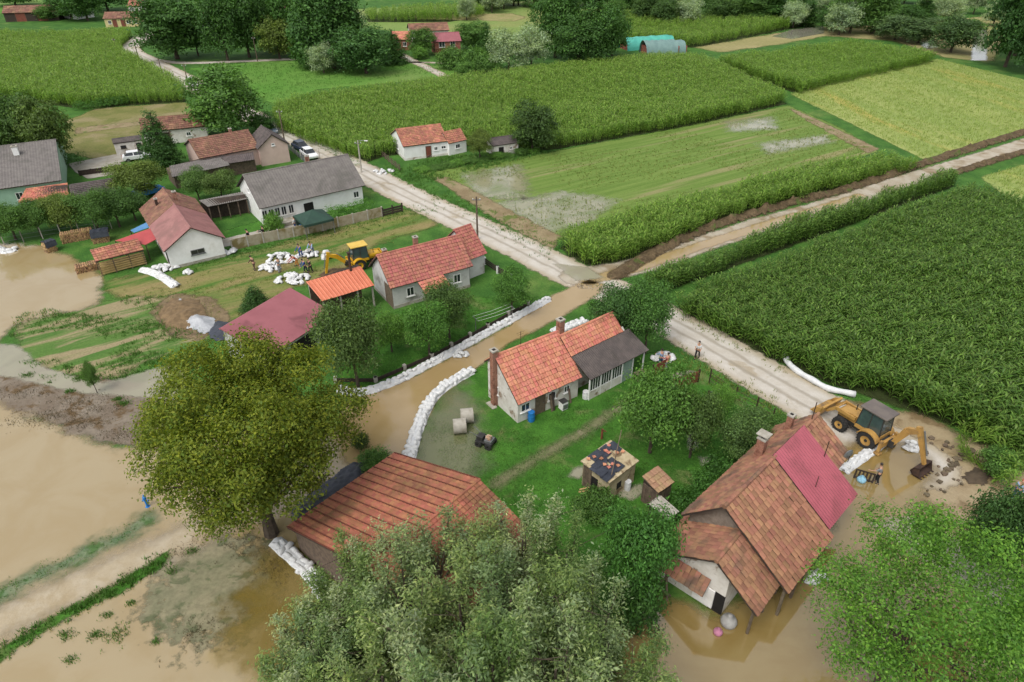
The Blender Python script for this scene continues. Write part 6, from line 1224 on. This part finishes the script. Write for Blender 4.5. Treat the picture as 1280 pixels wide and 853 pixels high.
# ---------------------------------------------------------------- yard things
def ring(label, px, rz, lie=True):
    b = G(*px); mb = MB(); mb.lathe([(.5, -.5), (.6, -.5), (.6, .5), (.5, .5), (.5, -.5)], 'x' if lie else 'z', (0, 0, 0), 28); o = mb.build('concrete_ring', m_concrete, None, (b.x, b.y, .6 if lie else .5), rz, smooth=False); return tag(o, label, 'concrete ring')
ring('concrete well ring lying on its side showing its hollow end', (575, 540), .15); ring('concrete well ring lying behind the other one', (584, 527), .15)
hy = root('hydrant', 'blue standpipe hydrant standing in the brown flood', 'hydrant', G(185, 634)); m_hyd = mat('blue_hydrant_paint', ph(44, 130, 204), ph(36, 116, 188), 3, .45)
MB().lathe([(.16, -.1), (.16, .06), (.09, .08), (.09, .75), (.13, .78), (.13, .95), (.1, 1.0), (.0, 1.08)], 'z', (0, 0, 0), 14).build('barrel', m_hyd, hy)
for s in (-1, 1): MB().lathe([(0, .0), (.06, .0), (.06, .16), (.08, .16), (.08, .22), (0, .22)], 'x', (0, 0, .62), 10).build('outlet', m_hyd, hy, None, 0 if s > 0 else math.pi)
MB().lathe([(0, 0), (.05, 0), (.05, .08), (0, .08)], 'z', (0, 0, 1.07), 6).build('valve_nut', m_hyd, hy)
ct = root('motor_cultivator', 'small black motor cultivator loaded with junk on the lawn', 'cultivator', G(607, 556), -.45)
mb = MB(); mb.box(-.7, .7, -.4, .4, .38, .5); mb.build('frame', m_black, ct); mb = MB(); mb.box(-.65, -.1, -.3, .3, .5, .85); mb.build('engine', m_black, ct, bevel=.04); mb = MB(); mb.box(.05, .65, -.35, .35, .5, .72); mb.build('cargo_tray', m_steel, ct)
for x in (-.4, .45):
    for s in (-1, 1): MB().lathe([(.1, -.08), (.27, -.08), (.29, 0), (.27, .08), (.1, .08), (.1, -.08)], 'y', (0, 0, 0), 14).build('wheel', m_tyre, ct, (x, s * .48, .28))
for s in (-.2, .2): mb = MB(); mb.tube([(-.5, s, .8), (-1.0, s * 1.6, 1.1), (-1.2, s * 1.8, 1.12)], .025, 6); mb.build('handlebar', m_steel, ct)
mb = MB(); mb.box(.1, .5, -.2, .2, .74, .95); mb.tube([(.0, .1, .8), (.5, -.1, 1.1)], .06, 6); mb.build('rag_bundle', mat('old_rags', ph(196, 150, 110), ph(180, 170, 160), 4, .9), ct)
# wood stacks: log ends in rows
def logs(label, px, L, h, dp, rz, seed, tarp=None):
    o = root('wood_stack', label, 'wood stack', G(*px), rz); q = random.Random(seed); me = []
    for k in range(3): r = .1 + .02 * k; mb = MB(); mb.lathe([(0, -dp / 2), (r, -dp / 2), (r * 1.05, 0), (r, dp / 2), (0, dp / 2)], 'y', (0, 0, 0), 7); m_ = bpy.data.meshes.new('log'); m_.from_pydata(mb.v, [], mb.f); m_.materials.append(mat('split_log', ph(186, 150, 104), ph(120, 96, 72), 3, .9, .3, .2)); m_.update(); me.append(m_)
    n = int(L / .23)
    for j in range(int(h / .21)):
        for i in range(n): c = bpy.data.objects.new('log', me[q.randrange(3)]); COL.objects.link(c); c.parent = o; c.location = (.12 + i * .23 + (.11 if j % 2 else 0), dp / 2 + q.uniform(-.05, .05), .1 + j * .205); c.rotation_euler = (0, q.uniform(0, 6), q.uniform(-.06, .06))
    if tarp:
        mb = MB(); q2 = random.Random(seed + 1); V = []; N = 9
        for i in range(N + 1):
            for j in range(5): y = (-.12, 0, dp / 2, dp, dp + .12)[j]; z = h + .08 + q2.uniform(-.03, .06) if 0 < j < 4 else h * .55; V.append((L * i / N + .05, y, z))
        mb.add(V, [(i * 5 + j, (i + 1) * 5 + j, (i + 1) * 5 + j + 1, i * 5 + j + 1) for i in range(N) for j in range(4)]); mb.build('cover', tarp, o)
logs('small firewood stack at the left end of the flooded wood yard', (60, 318), 1.3, 1.3, .9, 1.0, 1, m_blacktarp); logs('long firewood stack by the orchard fence', (78, 306), 3.6, 1.3, 1.0, .55, 2); logs('firewood stack under black sheeting by the orchard fence', (116, 306), 2.0, 1.4, 1.2, .45, 3, m_blacktarp); logs('open firewood heap beside the slatted wood store', (96, 344), 2.4, .9, 1.2, .6, 4)
# crumpled sheets
def crumple(name, label, cat, pts, h, m, seed, res=.14, kind=None, z0=.03):
    W = GP(pts); xs = [p.x for p in W]; ys = [p.y for p in W]; x0, x1, y0, y1 = min(xs) - .1, max(xs) + .1, min(ys) - .1, max(ys) + .1; nx, ny = int((x1 - x0) / res) + 2, int((y1 - y0) / res) + 2
    X, Y = np.meshgrid(np.linspace(x0, x1, nx), np.linspace(y0, y1, ny)); P = np.stack([X.ravel(), Y.ravel()], 1); sd = sdist(P, W) + .15 * fnoise(P, .5, seed + 2); keep = (sd > 0).reshape(ny, nx); c = keep[:-1, :-1] & keep[1:, :-1] & keep[:-1, 1:] & keep[1:, 1:]
    j, i = np.nonzero(c); a = j * nx + i; f = np.stack([a, a + 1, a + nx + 1, a + nx], 1); Z = z0 + np.clip(sd, 0, 1.6) / 1.6 * h * (1 + .35 * fnoise(P, .8, seed)) + np.clip(sd * 3, 0, 1) * .07 * np.abs(fnoise(P, .17, seed + 1)) + np.clip(sd * 3, 0, 1) * rng.uniform(0, .05, len(P)); Z = np.maximum(Z, z0)
    u = np.unique(f); mp = np.zeros(nx * ny, np.int32); mp[u] = np.arange(len(u)); c0 = P[u].mean(0); V = np.stack([P[u, 0] - c0[0], P[u, 1] - c0[1], Z[u]], 1)
    return tag(link(name, mesh_np(name, V, mp[f], m, False), None, (c0[0], c0[1], 0)), label, cat, kind=kind)
m_foil = mat('clear_plastic_sheet', ph(196, 198, 200), ph(172, 174, 178), 1.5, .4, .4)
crumple('plastic_sheet', 'pale plastic sheet over the upper soil heap', 'plastic sheet', [(213, 390), (222, 372), (236, 374), (245, 388), (232, 394)], .7, m_foil, 1); crumple('plastic_sheet', 'large wrinkled pale plastic sheet over the lower soil heap', 'plastic sheet', [(212, 400), (228, 404), (246, 388), (268, 398), (272, 412), (258, 418), (232, 412)], .6, m_foil, 2)
crumple('black_tarp', 'crumpled black tarp at the corner of the maroon shed', 'tarp', [(256, 412), (272, 402), (292, 404), (300, 418), (280, 428), (262, 424)], .4, m_blacktarp, 3); crumple('black_tarp', 'black plastic tarp spread between the walnut and the red barn', 'tarp', [(362, 640), (400, 605), (440, 578), (474, 572), (480, 585), (440, 618), (400, 648), (372, 668)], .35, m_blacktarp, 4)
crumple('soil_heap', 'heap of bare brown soil beside the plastic sheets', 'soil heap', [(195, 392), (215, 372), (250, 376), (262, 396), (240, 414), (205, 410)], .5, mat('heap_soil', ph(140, 116, 84), ph(112, 92, 66), 2, .95, .6), 5, z0=.02)
crumple('soil_heap', 'dug soil pit edge under the bright yellow digger boom', 'soil heap', [(398, 345), (412, 336), (434, 336), (440, 346), (420, 352)], .35, mat('dark_soil', ph(104, 84, 58), ph(84, 68, 48), 2, .95, .6), 6, z0=.02)
crumple('rubble_heap', 'pale rubble beside the brown board gate', 'rubble heap', [(836, 468), (858, 462), (872, 466), (868, 474), (846, 478)], .35, m_stone, 7); crumple('mud_heap', 'dark wet mud heap beside the uprooted corn', 'mud heap', [(1200, 596), (1218, 584), (1240, 592), (1236, 606), (1212, 608)], .35, mat('dark_mud', ph(92, 78, 60), ph(74, 62, 48), 2, .8, .5), 8)
# broken asphalt slabs along the torn road
q = random.Random(77); md_ = mat('broken_asphalt', ph(116, 102, 82), ph(92, 80, 64), 3, .9, .4, .2)
for i in range(64):
    x = q.uniform(0, 1); px, py = (1155 + 75 * x + q.uniform(-4, 4), 548 + 22 * x + q.uniform(-4, 4)) if i < 22 else ((1172 + 34 * x + q.uniform(-3, 3), 600 - 34 * x + q.uniform(-4, 4)) if i < 46 else (1150 + q.uniform(0, 90), 560 + q.uniform(0, 60))); b = G(px, py); r = q.uniform(.1, .3); n = q.randint(4, 6); mb = MB(); P = [(r * q.uniform(.6, 1.1) * math.cos(6.283 * k / n), r * q.uniform(.6, 1.1) * math.sin(6.283 * k / n)) for k in range(n)]; mb.prism(P, -.05, q.uniform(.05, .12)); o = mb.build('asphalt_chunk', md_, None, (b.x, b.y, .05), q.uniform(0, 6)); o.rotation_euler = (q.uniform(-.35, .35), q.uniform(-.35, .35), q.uniform(0, 6)); tag(o, 'broken dark slab at the torn road by the digger bucket', 'slab', 'broken slabs by the digger')
# pallet and bundle beside the wading man
pl = root('wooden_pallet', 'dark wooden pallet propped upright beside the wading man', 'pallet', G(1066, 598), -.45)
for k in range(6): mb = MB(); mb.box(k * .24, k * .24 + .12, -.02, .02, .0, .95); mb.build('slat', m_darkwood, pl)
for z in (.1, .8): mb = MB(); mb.box(0, 1.32, .025, .09, z, z + .1); mb.build('rail', m_darkwood, pl)
def sack(label, px, m, r=.25): b = G(*px); mb = MB(); mb.lathe([(0, 0), (r, .02), (r * 1.1, r * .6), (r * .8, r * 1.2), (r * .25, r * 1.5), (r * .35, r * 1.75), (0, r * 1.7)], 'z', (0, 0, 0), 12); return tag(mb.build('bundle', m, None, (b.x, b.y, .03), smooth=True), label, 'bundle')
sack('light blue plastic bundle floating beside the pallet', (1076, 602), cloth((.3, .55, .7), 'sky'), .3); sack('pink plastic bundle by the barn corner', (897, 792), cloth((.5, .2, .3), 'pink'), .25); sack('pale rag bundle hanging in the barn doorway', (910, 780), cloth((.35, .34, .32), 'rag'), .45)
def barrel(label, px, m, h=.9, r=.28): b = G(*px); o = root('barrel', label, 'barrel', (b.x, b.y, 0)); MB().lathe([(0, 0), (r, 0), (r * 1.04, h * .3), (r, h * .33), (r * 1.06, h * .6), (r, h * .66), (r * .97, h)], 'z', (0, 0, 0), 16).build('body', m, o); MB().lathe([(0, h - .02), (r * .9, h - .02), (r * .97, h + .02), (r * 1.0, h)], 'z', (0, 0, 0), 16).build('lid', m, o)
barrel('blue plastic barrel against the front of the tiled house', (664, 526), m_hyd); barrel('white plastic barrel beside the tiny ochre hut', (784, 612), m_plastic, .8, .24); barrel('white bin by the far end of the porch', (732, 498), m_plastic, .7, .28); barrel('dark green barrel by the tiled house door', (688, 508), m_greentent, .9, .25); barrel('blue barrel behind the panel fence', (378, 290), m_hyd, .9, .3)
wc = root('old_stove', 'white enamel stove outside the tiled house wall', 'stove', A.M @ Vector((4.3, -.35, 0)), A.rz); mb = MB(); mb.box(-.3, .3, -.28, .28, .08, .85); mb.build('casing', m_white, wc, bevel=.03); mb = MB(); mb.box(-.32, .32, -.3, .3, .852, .88); mb.build('hob', m_black, wc); mb = MB(); mb.box(-.24, .24, -.31, -.285, .2, .65); mb.build('oven_door', m_steel, wc)
for x in (-.25, .25):
    for y in (-.23, .23): mb = MB(); mb.box(x - .03, x + .03, y - .03, y + .03, 0, .08); mb.build('foot', m_black, wc)
for i, (x, h, m) in enumerate(((3.35, 1.5, m_wood), (3.55, 1.7, m_darkwood), (5.3, 1.3, m_wood))): mb = MB(); mb.hexa([(-.1, -.35, 0), (.1, -.35, 0), (.1, -.31, 0), (-.1, -.31, 0), (-.1, -.03, h), (.1, -.03, h), (.1, .01, h), (-.1, .01, h)]); tag(mb.build('leaning_board', m, None, A.M @ Vector((x, .22, .02)), A.rz), 'old board leaning on the front wall of the tiled house', 'board', 'boards leaning on the tiled house')
tb = root('garden_table', 'small wooden table standing under the porch edge', 'table', A2.M @ Vector((5.9, -2.7, 0)), A2.rz); mb = MB(); mb.box(-.5, .5, -.3, .3, .7, .74); mb.build('table_top', m_wood, tb)
for x in (-.44, .44):
    for y in (-.24, .24): mb = MB(); mb.box(x - .03, x + .03, y - .03, y + .03, 0, .7); mb.build('leg', m_wood, tb)
bs = root('enamel_sink', 'white enamel sink leaning on the hut wall', 'sink', G(760, 616), .6); mb = MB(); mb.box(-.3, .3, -.5, .5, .0, .12); mb.box(-.3, -.26, -.5, .5, .12, .3); mb.box(.26, .3, -.5, .5, .12, .3); mb.box(-.26, .26, .46, .5, .12, .3); mb.build('basin', m_white, bs)
q = random.Random(9)
for i in range(12): b = G(744 + q.uniform(-10, 14), 614 + q.uniform(-9, 10)); L = q.uniform(.5, 1.4); mb = MB(); mb.box(-L / 2, L / 2, -.06, .06, 0, .05); tag(mb.build('plank', MATS['pale_timber'], None, (b.x, b.y, .05 + .02 * i), q.uniform(0, 3)), 'loose pale plank on the scrap heap near the ochre hut', 'plank', 'scrap planks')
po = root('standing_pump', 'rusty hand pump on the lawn above the hut', 'pump', G(752, 549)); MB().tube([(0, 0, 0), (0, 0, 1.0)], .09, 8).build('column', m_rust, po); MB().tube([(0, 0, .9), (.3, 0, .75)], .04, 6).build('spout', m_rust, po); MB().tube([(0, 0, 1.0), (-.35, 0, 1.15), (-.5, 0, .9)], .025, 6).build('handle', m_metal, po)
rc = root('washing_line', 'white washing lines strung across the garden of the grey house', 'washing line', G(595, 418)); a0 = G(595, 418); b0 = G(640, 402)
for s in (0, 1): p = (b0 - a0) * s; MB().tube([(p.x, p.y, 0), (p.x, p.y, 1.8)], .035, 6).build('post', m_steel, rc); MB().tube([(p.x - .3, p.y + .5, 1.75), (p.x + .3, p.y - .5, 1.75)], .03, 6).build('crossbar', m_steel, rc)
for t in (-.9, 0, .9): dv = b0 - a0; MB().tube([(-.3 * t, .5 * t, 1.76), (dv.x * .5 - .3 * t, dv.y * .5 + .5 * t, 1.66), (dv.x - .3 * t, dv.y + .5 * t, 1.76)], .012, 5).build('line', m_white, rc)
dish = root('satellite_dish', 'pale satellite dish on the far eave of the old barn', 'satellite dish', K.M @ Vector((11.2, 1.9, 3.55)), 0.4); MB().lathe([(0, .0), (.2, .03), (.38, .1), (.42, .14)], 'y', (0, 0, .55), 18).build('dish', m_steel, dish); MB().tube([(0, 0, 0), (0, 0, .55)], .03, 6).build('bracket', m_metal, dish)
debris = along([(150, 735), (205, 700), (262, 668)], .8, 14, 31)
tufts('flood_debris', 'dark drifted stalks and debris along the flooded path edge', np.concatenate([debris, rng.normal(0, .7, (60, 2)) + np.array(G(250, 790)[:2]), rng.normal(0, .5, (40, 2)) + np.array(G(345, 715)[:2]), rng.normal(0, .9, (60, 2)) + np.array(G(310, 680)[:2])]), .13, .16, 6, mat('drift_stalks', ph(104, 92, 62), ph(82, 74, 52), 3, .95), 'debris', .05)
tufts('silt_debris', 'dry brown stalks left on the silt flat by the walnut', np.concatenate([rng.normal(0, .8, (int(70 * s_), 2)) * np.array([1.6, .6]) + np.array(G(x, y)[:2]) for x, y, s_ in ((35, 528, 1), (65, 520, 1), (105, 530, 1.2), (100, 500, 1), (30, 492, 1), (150, 545, 1), (130, 510, .8))]), .14, .2, 5, MATS['drift_stalks'], 'debris', .04)
